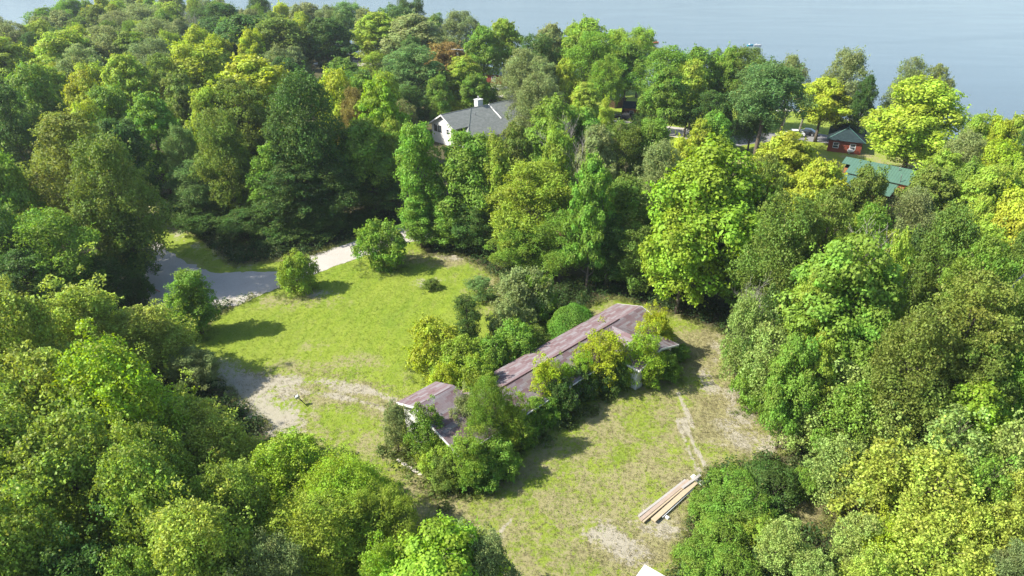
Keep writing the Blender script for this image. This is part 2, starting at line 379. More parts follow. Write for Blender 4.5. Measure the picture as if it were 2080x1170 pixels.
sheet('gravel_road',[(990,400),(900,432),(836,455),(760,474),(700,497),(640,517),(575,548),(500,552),(440,553),(390,537),(350,515),(315,490),(290,480),(240,520),(180,580),(150,700),(290,720),(345,690),(380,640),(440,625),(490,617),(560,588),(625,563),(690,537),(760,513),(836,492),(930,468),(1010,430)],GRAVEL,.02,8,.28)
sheet('sandy_lane',[(1225,262),(1250,244),(1300,250),(1400,262),(1480,285),(1480,300),(1400,284),(1300,268)],GRAVEL,.02,6,.2)
sheet('village_road',[(1480,280),(1520,272),(1640,270),(1700,280),(1700,292),(1620,286),(1530,292),(1488,298)],ASPH,.03,6,.15)
sheet('sandy_yard',[(690,122),(790,118),(900,126),(880,138),(780,132),(700,134)],GRAVEL,.02,6,.2)
sheet('sandy_drive',[(960,160),(990,180),(1060,186),(1060,196),(960,198),(930,176)],GRAVEL,.02,6,.2)
# ---------------------------------------------------------------- the long abandoned house
HA=R(44.6); E1=Vector((math.cos(HA),math.sin(HA),0)); E2=Vector((math.sin(HA),-math.cos(HA),0)); HO=Vector((-.8,52,0))
class Frame:
    def __init__(s,o,a): s.o=Vector(o); s.e1=Vector((math.cos(a),math.sin(a),0)); s.e2=Vector((math.sin(a),-math.cos(a),0)); s.a=a
    def __call__(s,u,v,z): return s.e1*u+s.e2*v+Vector((0,0,z))
def lbox(b,fr,u0,u1,v0,v1,z0,z1): b.box(fr((u0+u1)/2,(v0+v1)/2,(z0+z1)/2),(u1-u0,v1-v0,z1-z0),fr.a)
def prism(b,fr,pts):  # extruded vertical polygon list of (u,v,z)
    b.poly([fr(*p) for p in pts])
def window(fr,par,u,v,z,wd,ht,face,fm=WHITE):
    # face: 'v+','v-','u-','u+' direction the window looks
    f=MB(); g=MB(); t=.05; s=1 if face[1]=='+' else -1
    def bx(bb,a0,a1,z0,z1,d0,d1):
        d0,d1=sorted((d0*s,d1*s))
        if face[0]=='v': lbox(bb,fr,u+a0,u+a1,v+d0,v+d1,z0,z1)
        else: lbox(bb,fr,u+d0,u+d1,v+a0,v+a1,z0,z1)
    h=wd/2; e=.09
    bx(f,-h-e,h+e,z-e,z,.0,.07); bx(f,-h-e,h+e,z+ht,z+ht+e,.0,.07); bx(f,-h-e,-h,z,z+ht,.0,.07); bx(f,h,h+e,z,z+ht,.0,.07); bx(f,-h,h,z+ht/2-.03,z+ht/2+.03,.0,.06)
    fo=f.build('window',fm,par); bx(g,-h,h,z,z+ht,.005,.03); g.build('pane',GLASS,fo)
fr=Frame((0,0,0),HA)
H0=empty('long_house',tuple(HO),'long low abandoned house with weathered red shingle roof, half overgrown in the yard','house')
EV=3.4; RZ=3.9; SL=.30; er=RZ-SL*EV
def house():
    w_=MB()
    # main body, left block and cross wing as closed walls
    def body(u0,u1,v0,v1,zt):
        for a,b_ in (((u0,v0),(u1,v0)),((u1,v0),(u1,v1)),((u1,v1),(u0,v1)),((u0,v1),(u0,v0))):
            w_.poly([fr(a[0],a[1],-.1),fr(b_[0],b_[1],-.1),fr(b_[0],b_[1],zt),fr(a[0],a[1],zt)])
    body(-3.6,21.2,-3.0,2.95,er-.02); body(-7.9,-3.602,-4.9,2.9,er-.02); body(12.9,18.8,2.96,6.1,er-.02)
    for u in (21.2,): w_.poly([fr(u,-3,er-.02),fr(u,2.95,er-.02),fr(u,0,RZ-.22)])
    w_.poly([fr(-7.9,2.9,er-.02),fr(-7.9,-4.9,er-.02),fr(-7.9,-4.9,3.65),fr(-7.9,-2.6,4.42)])
    w_.poly([fr(-3.61,-4.9,er-.02),fr(-3.61,-4.9,3.65),fr(-3.61,-2.6,4.42),fr(-3.61,0,3.6),fr(-3.61,0,er)])
    w_.poly([fr(-3.61,-4.9,er),fr(-7.9,-4.9,er),fr(-7.9,-4.9,3.65),fr(-3.61,-4.9,3.65)])
    w_.poly([fr(12.9,6.1,er-.02),fr(18.8,6.1,er-.02),fr(15.85,6.1,RZ-.2)])
    w_.build('wall',WHITES,H0)
    r=MB(); th=.07
    zn=lambda v:RZ-SL*v
    # near slope of the main part (with the cross wing cut in), far slope
    r.slab(fr(-3.8,EV,er),fr(21.7,EV,er),fr(21.7,0,RZ),fr(-3.8,0,RZ),th)
    # sagging far slope in strips
    for i in range(6):
        a,b_=-3.8+25.5*i/6,-3.8+25.5*(i+1)/6; sg=lambda k:er-.02+.05*math.sin(k*1.3)
        r.slab(fr(b_,-EV-.1,sg(b_)),fr(a,-EV-.1,sg(a)),fr(a,-.012,RZ),fr(b_,-.012,RZ),th)
    r.slab(fr(-8.4,EV,er),fr(-3.804,EV,er),fr(-3.804,-2.6,zn(-2.6)),fr(-8.4,-2.6,zn(-2.6)),th)
    r.slab(fr(-3.804,-5.3,3.72),fr(-8.4,-5.3,3.72),fr(-8.4,-2.612,zn(-2.6)),fr(-3.804,-2.612,zn(-2.6)),th)
    # cross wing: ridge at the main ridge height, valleys where it meets the near slope
    ur,wh=15.9,3.45; zt=RZ+.02; ze=er+.02; vf=6.6
    r.slab(fr(ur-wh,vf,ze),fr(ur-wh,EV-.02,ze),fr(ur,.35,zt),fr(ur,vf,zt),th)
    r.slab(fr(ur+wh,EV-.02,ze),fr(ur+wh,vf,ze),fr(ur,vf,zt),fr(ur,.35,zt),th)
    ro=r.build('roof',REDROOF,H0)
    c=MB(); c.tube([fr(-.4,0,RZ+.03),fr(4,0,RZ+.0),fr(9,0,RZ-.0),fr(17.6,0,RZ+.03)],.075,6); c.build('ridge_cap',RIDGE,ro)
    f=MB()
    def fas(a,b_,hh=.2,t=.05):
        a,b_=Vector(a),Vector(b_); d=(b_-a).normalized(); n=Vector((d.y,-d.x,0)).normalized()*t
        q=[a,b_,b_-Vector((0,0,hh)),a-Vector((0,0,hh))]; w2=[p+n for p in q]
        f.poly(q); f.poly(w2)
        for k in range(4): f.poly([q[k],q[(k+1)%4],w2[(k+1)%4],w2[k]])
    up=.01
    fas(fr(-8.41,EV,er+up),fr(-8.41,-2.6,zn(-2.6)+up)); fas(fr(-8.41,-2.6,zn(-2.6)+up),fr(-8.41,-5.3,3.72+up))
    fas(fr(-8.4,EV+.01,er),fr(ur-wh-.05,EV+.01,er),.12); fas(fr(ur+wh+.05,EV+.01,er),fr(21.7,EV+.01,er),.16)
    fas(fr(21.71,EV,er+up),fr(21.71,0,RZ+up)); fas(fr(21.71,0,RZ+up),fr(21.71,-EV,er+up))
    fas(fr(ur-wh-.01,EV,ze),fr(ur-wh-.01,vf,ze),.18); fas(fr(ur+wh+.01,EV,ze),fr(ur+wh+.01,vf,ze),.18)
    fas(fr(ur-wh,vf+.01,ze+up),fr(ur,vf+.01,zt+up)); fas(fr(ur,vf+.01,zt+up),fr(ur+wh,vf+.01,ze+up))
    f.build('fascia',WHITE,H0)
    for u in (-5.2,1.5,5.5,9.5): window(fr,H0,u,2.955 if u>-.4 else 2.905,1.1,1.1,1.1,'v+')
    window(fr,H0,-7.9,.2,1.1,1.2,1.1,'u-'); window(fr,H0,-7.9,-3.0,1.1,.9,1.1,'u-'); window(fr,H0,15.8,6.1,1.0,1.4,1.2,'v+')
    d=MB(); lbox(d,fr,11.4,12.3,2.96,3.02,.05,2.1); do=d.build('door',DKLOG,H0); d=MB(); d.tube([fr(12.18,3.02,1.05),fr(12.18,3.09,1.05)],.03,6); d.build('handle',GREYM,do)
house()
# ---------------------------------------------------------------- white house with grey roof
def white_house():
    f=Frame((0,0,0),R(43.8)); o=empty('white_house',(-15.1,145.0,0),'white sided house with grey-green hipped roof and white chimney beyond the trees','house')
    RZ_=6.5; s=.58
    w_=MB()
    zt=RZ_-s*4+.0
    def wall(a,b_,z0,z1): w_.poly([f(a[0],a[1],z0),f(b_[0],b_[1],z0),f(b_[0],b_[1],z1),f(a[0],a[1],z1)])
    u0,u1=.5,25
    wall((u0,-4),(u0,3.4),-.2,zt); w_.poly([f(u0,-4,zt),f(u0,4-.6,zt),f(u0,3.4,RZ_-s*3.4-.12),f(u0,0,RZ_-.12),f(u0,-4,RZ_-s*4-.12)])
    wall((u0,3.4),(1.6,3.4),-.2,zt+.2); wall((1.6,3.4),(1.6,7.0),-.2,2.3); wall((1.6,7.0),(u1,7.0),-.2,2.3); wall((u1,7),(u1,-4),-.2,zt); wall((u1,-4),(u0,-4),-.2,zt)
    w_.build('wall',WHITES,o)
    r=MB(); z=lambda v:RZ_-s*abs(v); th=.16
    r.slab(f(0,4.2,z(4.2)),f(4.2,4.2,z(4.2)),f(8.4,0,RZ_),f(0,0,RZ_),th)
    r.slab(f(u1,-4.6,z(4.6)),f(0,-4.6,z(4.6)),f(0,-.01,RZ_),f(u1,-.01,RZ_),th)
    r.slab(f(.7,7.7,z(7.7)),f(u1,7.7,z(7.7)),f(u1,0,RZ_),f(8.4,0,RZ_),th)
    q=[f(.7,4.0,z(7.7)),f(.7,7.7,z(7.7)),f(8.4,0.0,RZ_+.0),f(4.4,4.0,z(4.0)+.0)]
    r.slab(q[0],q[1],q[2],q[3],.1)
    ro=r.build('roof',GREYROOF,o)
    c=MB(); c.tube([f(8.4,0,RZ_+.02),f(.7,7.7,z(7.7)+.02)],.07,5); c.tube([f(0,0,RZ_+.03),f(u1,0,RZ_+.03)],.08,5); c.build('ridge_cap',plain('ridge_grey',(.12,.14,.125),.8),ro)
    c=MB(); lbox(c,f,10.7,12.2,-1.5,-.3,4.8,7.75); lbox(c,f,10.6,12.3,-1.6,-.2,7.75,7.86); ch=c.build('chimney',WHITES,ro)
    c=MB(); c.tube([f(11.4,-.95,7.86),f(11.4,-.95,8.5)],.18,8); c.build('chimney_pot',WHITE,ch)
    c=MB(); c.tube([f(13.0,1.0,z(1.0)-.1),f(13.0,1.0,z(1.0)+1.2)],.07,6); c.build('vent_pipe',WHITE,ro)
    c=MB(); c.tube([f(8.0,1.9,z(1.9)),f(8.0,1.9,z(1.9)+.6)],.06,6); c.build('vent_pipe',WHITE,ro)
    c=MB(); c.tube([f(13.6,.05,z(0)+.04),f(13.6,4.2,z(4.2)+.06)],.10,6); c.build('roof_strip',WHITE,ro)
    fa=MB()
    for a,b_ in (((0,4.25),(0,0)),((0,0),(0,-4.65))):
        A=f(a[0]-.02,a[1],z(a[1])+.02); B=f(b_[0]-.02,b_[1],z(b_[1])+.02); n=f(-.05,0,0); d=Vector((0,0,.32)); fa.poly([A,B,B-d,A-d]); fa.poly([A+n,B+n,B+n-d,A+n-d]); fa.poly([A,B,B+n,A+n]); fa.poly([A-d,B-d,B+n-d,A+n-d])
    fa.build('fascia',WHITE,o)
    window(f,o,u0,-2.6,2.5,.9,1.3,'u-',DKM); window(f,o,u0,-1.2,2.5,.9,1.3,'u-',DKM); window(f,o,u0,1.5,2.5,.7,1.0,'u-')
white_house()
# ---------------------------------------------------------------- lake cabins
def hip_cabin(name,label,loc,ang,L,D,wh,rise,wallm,roofm,wins,ov=.5,off=0):
    f=Frame((0,0,0),ang); o=empty(name,loc,label,'cabin'); w_=MB()
    # u along the front wall 0..L, v negative = away
    for a,b_ in (((0,0),(L,0)),((L,0),(L,-D)),((L,-D),(0,-D)),((0,-D),(0,0))): w_.poly([f(a[0],a[1],-.6),f(b_[0],b_[1],-.6),f(b_[0],b_[1],wh),f(a[0],a[1],wh)])
    w_.build('wall',wallm,o)
    r=MB(); e=wh-.12; p1=f(L/2,-L/2,wh+rise); p2=f(L/2,-D+L/2,wh+rise)
    A,B,Cc,Dd=f(-ov,ov,e),f(L+ov,ov,e),f(L+ov,-D-ov,e),f(-ov,-D-ov,e)
    def tri(a,b_,c):
        a,b_,c=Vector(a),Vector(b_),Vector(c); ex=(b_-a).normalized(); n=(b_-a).cross(c-a).normalized(); ey=n.cross(ex); g=lambda p:((p-a).dot(ex),(p-a).dot(ey)); r.poly([a,b_,c],[g(q) for q in (a,b_,c)])
    tri(A,B,p1); tri(Cc,Dd,p2); r.slab(B,Cc,p2,p1,.06); r.slab(Dd,A,p1,p2,.06); r.poly([A-Vector((0,0,.05)),Dd-Vector((0,0,.05)),Cc-Vector((0,0,.05)),B-Vector((0,0,.05))])
    ro=r.build('roof',roofm,o); c=MB()
    for a,b_ in ((A,p1),(B,p1),(Cc,p2),(Dd,p2),(p1,p2)): c.tube([a+Vector((0,0,.03)),b_+Vector((0,0,.03))],.055,5)
    c.build('ridge_cap',plain('ridge_teal',(.10,.24,.20),.5),ro)
    for wv in wins: window(f,o,*wv)
    return o,f
o,f=hip_cabin('cabin','red log cabin with dark teal hipped roof at the lake edge',(66.2,140.4,0),R(-26),6.4,10.5,2.7,1.9,REDLOG,TEALROOF,[(1.5,0.0,.95,.95,1.0,'v+'),(4.7,0.0,.85,.95,1.15,'v+'),(6.4,-3.5,1.0,.8,1.0,'u+'),(6.4,-7.2,1.0,.8,1.0,'u+')])
o2,f2=hip_cabin('cabin','far red cabin with dark green roof and one white window among the shore trees',(-7.6,209.5,0),R(-20),6.5,8,2.9,2.2,REDLOG,TEALROOF,[(2.2,0.0,.9,1.1,1.3,'v+')])
o3,f3=hip_cabin('cabin','low cabin showing its dark green roof behind the large soft grey tree',(8.5,184,0),R(-10),9,7,2.6,1.5,REDLOG,GREENMETAL,[(4,0.0,1,1,1.2,'v+')])
def gable(name,label,loc,ang,L,D,wh,rise,wallm,roofm,wins,cat='cabin',ov=.5,door=None):
    f=Frame((0,0,0),ang); o=empty(name,loc,label,cat); w_=MB()
    for a,b_ in (((0,0),(L,0)),((L,0),(L,-D)),((L,-D),(0,-D)),((0,-D),(0,0))): w_.poly([f(a[0],a[1],-.6),f(b_[0],b_[1],-.6),f(b_[0],b_[1],wh),f(a[0],a[1],wh)])
    for u in (0,L): w_.poly([f(u,0,wh),f(u,-D,wh),f(u,-D/2,wh+rise-.1)])
    w_.build('wall',wallm,o); r=MB(); s=rise/(D/2); e=wh-s*ov; zr=wh+rise
    r.slab(f(-ov,ov,e),f(L+ov,ov,e),f(L+ov,-D/2,zr),f(-ov,-D/2,zr),.08); r.slab(f(L+ov,-D-ov,e),f(-ov,-D-ov,e),f(-ov,-D/2-.01,zr),f(L+ov,-D/2-.01,zr),.08)
    ro=r.build('roof',roofm,o)
    for wv in wins: window(f,o,*wv)
    if door: d=MB(); lbox(d,f,door,door+.9,.01,.06,0,2.05); d.build('door',DKLOG,o)
    return o,f,ro
gable('garage','small orange garage with one white window behind the pickup',(27.6,168.5,0),R(-14),6.6,4.5,2.7,.9,ORLOG,TEALROOF,[(1.8,0.0,.9,.8,.8,'v+')],'garage')
gable('shed','dark brown shed with teal roof beside a tree trunk near the lane',(24.6,181.6,0),R(-60),4.2,3.4,2.3,1.1,DKLOG,TEALROOF,[],'shed',.3,1.5)
# lodge with two green metal roofs
def lodge():
    f=Frame((0,0,0),R(-43)); o=empty('lodge',(61.6,121.6,0),'orange and brown lodge with stepped green ribbed metal roofs','house')
    w_=MB(); L=11.2; D=4.0
    for a,b_ in (((1.6,3.6),(L,3.6)),((L,3.6),(L,-3.4)),((L,-3.4),(.2,-3.4)),((.2,-3.4),(.2,1.6)),((.2,1.6),(1.6,1.6)),((1.6,1.6),(1.6,3.6))): w_.poly([f(a[0],a[1],-.6),f(b_[0],b_[1],-.6),f(b_[0],b_[1],2.95),f(a[0],a[1],2.95)])
    w_.poly([f(L,3.6,2.95),f(L,-3.4,2.95),f(L,0,4.35)]); w_.poly([f(.2,1.6,2.95),f(.2,-3.4,2.95),f(.2,0,4.35)])
    w_.build('wall',ORLOG,o)
    r=MB(); z=lambda v:4.5-.40*abs(v)
    r.slab(f(-.4,1.9,z(1.9)),f(1.2,1.9,z(1.9)),f(1.2,0,4.5),f(-.4,0,4.5),.1)
    r.slab(f(1.203,4.1,z(4.1)),f(L+.5,4.1,z(4.1)),f(L+.5,0,4.5),f(1.203,0,4.5),.1)
    r.slab(f(L+.5,-3.9,z(3.9)),f(-.4,-3.9,z(3.9)),f(-.4,-.01,4.5),f(L+.5,-.01,4.5),.1)
    ro=r.build('roof',GREENMETAL,o)
    c=MB()
    for (u,v) in ((9.0,.9),): c.tube([f(u,v,z(v)),f(u,v,z(v)+.55)],.08,6)
    c.build('vent_pipe',WHITE,ro)
    c=MB(); c.tube([f(10.2,3.7,z(3.7)),f(10.2,3.7,z(3.7)+1.3)],.07,6); c.build('vent_pipe',WHITE,ro)
    c=MB(); c.tube([f(7.0,3.9,z(3.9)),f(7.0,3.9,z(3.9)+.7)],.1,6); c.build('vent_pipe',WHITE,ro)
    c=MB(); c.tube([f(L+.3,0,4.5),f(L+.3,0,5.1)],.05,5); c.build('vent_pipe',GREYM,ro)
    r=MB(); r.slab(f(.2,8.4,1.75),f(10.3,8.4,1.75),f(10.3,4.4,2.7),f(.2,4.4,2.7),.09); lean=r.build('porch_roof',GREENMETAL,o)
    w_=MB()
    for a,b_ in (((.7,3.61),(.7,7.9)),((.7,7.9),(9.2,7.9)),((9.2,7.9),(9.2,4.6))): w_.poly([f(a[0],a[1],-.6),f(b_[0],b_[1],-.6),f(b_[0],b_[1],1.8),f(a[0],a[1],1.8)])
    lbox(w_,f,10.25,L-.05,3.62,4.6,-.6,2.3)
    w_.build('porch_wall',ORLOG,o); window(f,o,2.4,3.6,1.5,.8,.9,'v+')
lodge()
# ---------------------------------------------------------------- village odds and ends
def pole(x,y,h,lean,label,parts):
    o=empty('utility_pole',(x,y,0),label,'utility pole','utility poles by the village road'); b=MB(); b.tube([(0,0,-.3),(lean*h,0,h)],[.25,.17],8); b.build('pole',plain('pole_wood',(.44,.41,.37),.85),o)
    for q in parts:
        if q=='can': b=MB(); b.tube([(lean*h*.75+.32,-.1,h*.66),(lean*h*.75+.32,-.1,h*.66+1.0)],.26,10); b.build('transformer',WHITE,o)
        if q=='lamp': b=MB(); b.tube([(lean*h*.8,0,h*.8),(lean*h*.8-.5,-.1,h*.8+.1)],.03,5); b.box((lean*h*.8-.6,-.1,h*.8+.03),(.35,.2,.12)); b.build('lamp',WHITE,o)
        if q=='box': b=MB(); b.box((lean*h*.5,-.22,h*.45),(.35,.2,.5)); b.build('meter_box',GREYM,o)
p=Wp(1619,278); pole(p.x,p.y,7.0,.13,'taller leaning pole with a white transformer beside the parked white car',['can']); p2=Wp(1584,270); pole(p2.x,p2.y,6.2,.16,'shorter pole with a lamp and box left of the tall one',['lamp','box'])
b=MB(); a=Vector((p2.x+.9,p2.y,5.7)); c=Vector((p.x+.8,p.y,6.2)); b.tube([a,(a+c)/2-Vector((0,0,.5)),c],.03,5); tag(b.build('overhead_wire',DKM),'wire slung between the two utility poles','wire')
def tower():
    p=Wp(933,226); o=empty('antenna_tower',(p.x,p.y,0),'grey lattice antenna mast with a crossbar top behind the white house','antenna tower'); b=MB(); h=14.5; w0=.28
    cs=[(w0*math.cos(t),w0*math.sin(t)) for t in (0,2.09,4.19)]
    for x,y in cs: b.tube([(x,y,0),(x,y,h)],.035,5)
    for k in range(24):
        z=k*h/24
        for i in range(3):
            a=cs[i]; c=cs[(i+1)%3]; b.tube([(a[0],a[1],z),(c[0],c[1],z+h/24)],.018,4,False)
    b.build('mast',GREYM,o); b=MB(); b.tube([(0,0,h-.2),(0,0,h+1.2)],.04,5); b.tube([(-1.5,0,h+.6),(1.5,.3,h+.5)],.04,5); b.tube([(-.9,-.4,h+.8),(1.0,.5,h+.3)],.03,5)
    for x in (-1.3,-.8,-.3,.4,.9,1.3): b.tube([(x,-.45,h+.6),(x,.5,h+.6)],.018,4,False)
    b.build('antenna',GREYM,o)
tower()
CARM={}
def paint(n,c):
    if n not in CARM: CARM[n]=plain(n,c,.25,.03,3,.1,.6)
    return CARM[n]
TYRE=plain('tyre_rubber',(.02,.02,.02),.9)
def wheels(o,xs_,w,r=.36):
    for x in xs_:
        for s in (-1,1):
            b=MB(); b.tube([(x,s*(w/2-.22),r),(x,s*w/2,r)],r,14); wh=b.build('wheel',TYRE,o); b=MB(); b.tube([(x,s*(w/2+.005),r),(x,s*(w/2+.02),r)],r*.6,10); b.build('rim',GREYM,wh)
def profile(b,pts,w,inset=0):
    n=len(pts)
    L=[(x,-w/2+inset*(z>.95),z) for x,z in pts]; Rr_=[(x,w/2-inset*(z>.95),z) for x,z in pts]
    b.poly(L); b.poly(Rr_[::-1])
    for k in range(n): b.poly([L[k],L[(k+1)%n],Rr_[(k+1)%n],Rr_[k]])
def pickup(x,y,rz):
    o=empty('pickup_truck',(x,y,.03),'black pickup truck parked before the orange garage','pickup truck',None,rz); P_=paint('black_paint',(.012,.014,.02))
    b=MB(); profile(b,[(-2.8,.45),(2.75,.45),(2.85,.75),(2.8,1.05),(1.5,1.15),(-.75,1.15),(-.75,.7),(-2.7,.7),(-2.7,.6)],1.95)
    for s in (-1,1): b.box((-1.75,s*.93,.92),(2.0,.1,.5))
    b.box((-2.75,0,.92),(.1,1.95,.5)); b.build('body',P_,o)
    b=MB(); profile(b,[(1.15,1.15),(.6,1.78),(-.55,1.85),(-.78,1.15)],1.8,.12); b.build('cab',GLASS,o); b=MB(); b.box((.02,0,1.86),(1.2,1.5,.06)); b.build('cab_roof',P_,o)
    wheels(o,(-1.75,1.8),2.0,.4)
    for s in (-1,1): b=MB(); b.box((2.84,s*.7,.85),(.06,.35,.2)); b.build('headlight',WHITE,o)
p=Wp(1272,243); pickup(p.x,p.y,R(168))
def car(x,y,rz,pn,col,label):
    o=empty('parked_car',(x,y,.03),label,'car',None,rz); P_=paint(pn,col)
    b=MB(); profile(b,[(-2.2,.35),(2.2,.35),(2.3,.6),(2.15,.82),(1.1,.93),(-1.7,.95),(-2.2,.9),(-2.3,.6)],1.8); b.build('body',P_,o)
    b=MB(); profile(b,[(1.15,.95),(.45,1.38),(-.9,1.42),(-1.75,.98)],1.7,.16); b.build('cabin_glass',GLASS,o); b=MB(); b.box((-.2,0,1.42),(1.25,1.35,.05)); b.build('roof',P_,o); wheels(o,(-1.4,1.4),1.84,.33)
    for s in (-1,1): b=MB(); b.box((2.24,s*.62,.66),(.08,.35,.14)); b.build('headlight',GREYM,o)
p=Wp(1611,277); car(p.x,p.y,R(172),'white_car_paint',(.75,.76,.78),'white car parked behind the leaning utility pole')
p=Wp(1017,184); car(p.x,p.y,R(20),'white_car_paint',(.75,.76,.78),'white car half hidden right of the white chimney bush')
p=Wp(1637,274); car(p.x,p.y,R(150),'dark_car_paint',(.03,.035,.04),'dark car parked right of the tall utility pole')
def tent():
    p=Wp(717,121); o=empty('tent',(p.x,p.y,0),'white pointed canopy tent by the sandy yard near the lake','tent'); b=MB()
    c=[(-2,-2),(2,-2),(2,2),(-2,2)]
    for k in range(4):
        a,d=c[k],c[(k+1)%4]; b.poly([(a[0],a[1],2.1),(d[0],d[1],2.1),(d[0]*.35,d[1]*.35,3.0),(a[0]*.35,a[1]*.35,3.0)]); b.poly([(a[0]*.35,a[1]*.35,3.0),(d[0]*.35,d[1]*.35,3.0),(0,0,4.4)]); b.poly([(a[0],a[1],1.7),(d[0],d[1],1.7),(d[0],d[1],2.1),(a[0],a[1],2.1)])
    b.build('canopy',WHITE,o)
    for x,y in c: b=MB(); b.tube([(x,y,-.2),(x,y,2.1)],.04,5); b.build('pole',GREYM,o)
tent()
def trailer():
    p=Wp(733,125); o=empty('camper_trailer',(p.x,p.y,.02),'dark sided camper trailer right of the white tent','trailer',None,R(-8)); b=MB(); profile(b,[(-3,.6),(3,.6),(3.1,1.6),(2.7,2.5),(-2.9,2.5),(-3,1.6)],2.2); b.build('body',GREYM,o)
    b=MB(); b.box((0,-1.12,1.0),(5.8,.05,.5)); b.build('stripe',DKM,o)
    for x in (-1.4,1.2): b=MB(); b.box((x,-1.12,1.75),(.9,.06,.5)); b.build('window',GLASS,o)
    wheels(o,(-.3,),2.3,.33); b=MB(); b.tube([(3,0,.6),(4.1,0,.55)],.05,5); b.build('hitch',DKM,o)
trailer()
def boat(name,x,y,rz,L,wd,hm,label,cat,seat=True,z=-1.0):
    o=empty(name,(x,y,z),label,cat,None,rz); b=MB(); n=8
    top=[];bot=[]
    for k in range(n+1):
        t=k/n; X=-L/2+L*t; hw=wd/2*(1-max(0,(t-.45)/.55)**2.2)*(.85+.15*min(1,t*4)); top.append((X,hw,.42+.15*t*t)); bot.append((X*.94,hw*.55,-.1))
    for s in (1,-1):
        for k in range(n): b.poly([(top[k][0],s*top[k][1],top[k][2]),(top[k+1][0],s*top[k+1][1],top[k+1][2]),(bot[k+1][0],s*bot[k+1][1],bot[k+1][2]),(bot[k][0],s*bot[k][1],bot[k][2])])
    b.poly([(-L/2,wd*.42,.42),(-L/2,-wd*.42,.42),(-L/2*.94,-wd*.23,-.1),(-L/2*.94,wd*.23,-.1)])
    b.poly([(x_,y_,.3) for x_,y_,_ in top]+[(x_,-y_,.3) for x_,y_,_ in top[::-1]])
    b.build('hull',hm,o)
    if seat:
        b=MB(); b.box((-.1*L,0,.42),(.14*L,wd*.7,.2)); b.box((-.2*L,0,.6),(.04*L,wd*.6,.5)); b.build('seat',WHITE,o)
    return o
RED=plain('orange_red_hull',(.62,.14,.07),.5); TEAL=plain('teal_hull',(.05,.38,.50),.5)
p=Wp(1327,88,-1); boat('paddle_boat',p.x,p.y,R(5),4.6,1.8,RED,'orange-red paddle boat floating off the central shore trees','boat')
p=Wp(1524,93,-1); boat('kayak',p.x,p.y,R(20),3.0,.8,TEAL,'teal kayak on open water, left of the white one','kayak')
p=Wp(1539,93,-1); boat('kayak',p.x,p.y,R(-10),3.0,.9,WHITE,'white kayak on open water beside the teal one','kayak')
p=Wp(1228,169,-1); boat('motor_boat',p.x,p.y,R(30),5.5,2.1,WHITE,'white boat moored at the shore above the dark shed','boat')
p=Wp(1618,246,-1); boat('motor_boat',p.x-1,p.y+8,R(15),5.5,2.1,WHITE,'white boat at the shore behind the utility poles','boat')
p=Wp(655,133,0); boat('motor_boat',p.x,p.y,R(10),6,2.2,WHITE,'white boat parked on the grass below the very dark tree','boat',True,.3)
def dock(px,py,rz,L,label):
    p=Wp(px,py,-.6); o=empty('dock',(p.x,p.y,-1),label,'dock',None,rz); b=MB()
    for k in range(int(L/.25)): b.box((k*.25,0,.55),(.2,1.5,.06))
    b.build('deck',WHITE,o)
    for k in range(0,int(L),3):
        for s in (-1,1): b=MB(); b.tube([(k+.3,s*.7,-1.2),(k+.3,s*.7,.9)],.05,5); b.build('post',GREYM,o)
dock(1745,238,R(60),9,'pale wooden dock behind the red log cabin'); dock(1245,168,R(75),9,'pale dock beside the white boat above the dark shed')
for i in range(26):
    x=72+i*.75+random.uniform(-.3,.3); y=float(shore(x))-1.5+random.uniform(-.8,.8); bm=bmesh.new(); bmesh.ops.create_icosphere(bm,subdivisions=1,radius=random.uniform(.25,.6))
    for v in bm.verts: v.co*=random.uniform(.75,1.2); v.co.z*=.7
    me=bpy.data.meshes.new('shore_rock'); bm.to_mesh(me); bm.free(); me.materials.append(STONE); o=bpy.data.objects.new('shore_rock',me); C.objects.link(o); o.location=(x,y,-.85); tag(o,'pale rock in the row along the waterline behind the red cabin','rock','shore rocks')
# white gas tank by the cabin corner
p=Wp(1728,312); o=empty('gas_tank',(p.x,p.y,0),'white rounded gas tank at the red cabin corner','tank'); b=MB(); b.tube([(-.85,0,.65),(-.75,0,.65),(-.6,0,.65),(.6,0,.65),(.75,0,.65),(.85,0,.65)],[.1,.34,.42,.42,.34,.1],14); b.build('tank',WHITE,o)
for x in (-.45,.45): b=MB(); b.box((x,0,.12),(.15,.6,.3)); b.build('foot',GREYM,o)
# picnic table and grill on the lakeside grass
p=Wp(1397,238); o=empty('picnic_table',(p.x,p.y,0),'tan picnic table on the grass under the shore trees','table',None,.3); TIM=plain('weathered_timber',(.36,.26,.16),.8)
b=MB(); [b.box((0,-.3+k*.15,.75),(1.8,.13,.04)) for k in range(5)]; b.build('tabletop',TIM,o)
for s in (-1,1): b=MB(); b.box((0,s*.75,.45),(1.8,.25,.04)); b.build('bench',TIM,o)
for x in (-.6,.6):
    for s in (-1,1): b=MB(); b.box((x,s*.42,.37),(.09,.07,.85),0,s*.5); b.build('leg',TIM,o)
p=Wp(1391,247); o=empty('grill',(p.x,p.y,0),'black round grill near the picnic table','grill'); b=MB(); b.tube([(0,0,.65),(0,0,.8),(0,0,.95),(0,0,1.05)],[.12,.3,.28,.1],12); b.build('bowl',DKM,o)
for t in (0,2.1,4.2): b=MB(); b.tube([(.15*math.cos(t),.15*math.sin(t),.7),(.35*math.cos(t),.35*math.sin(t),0)],.02,5); b.build('leg',DKM,o)
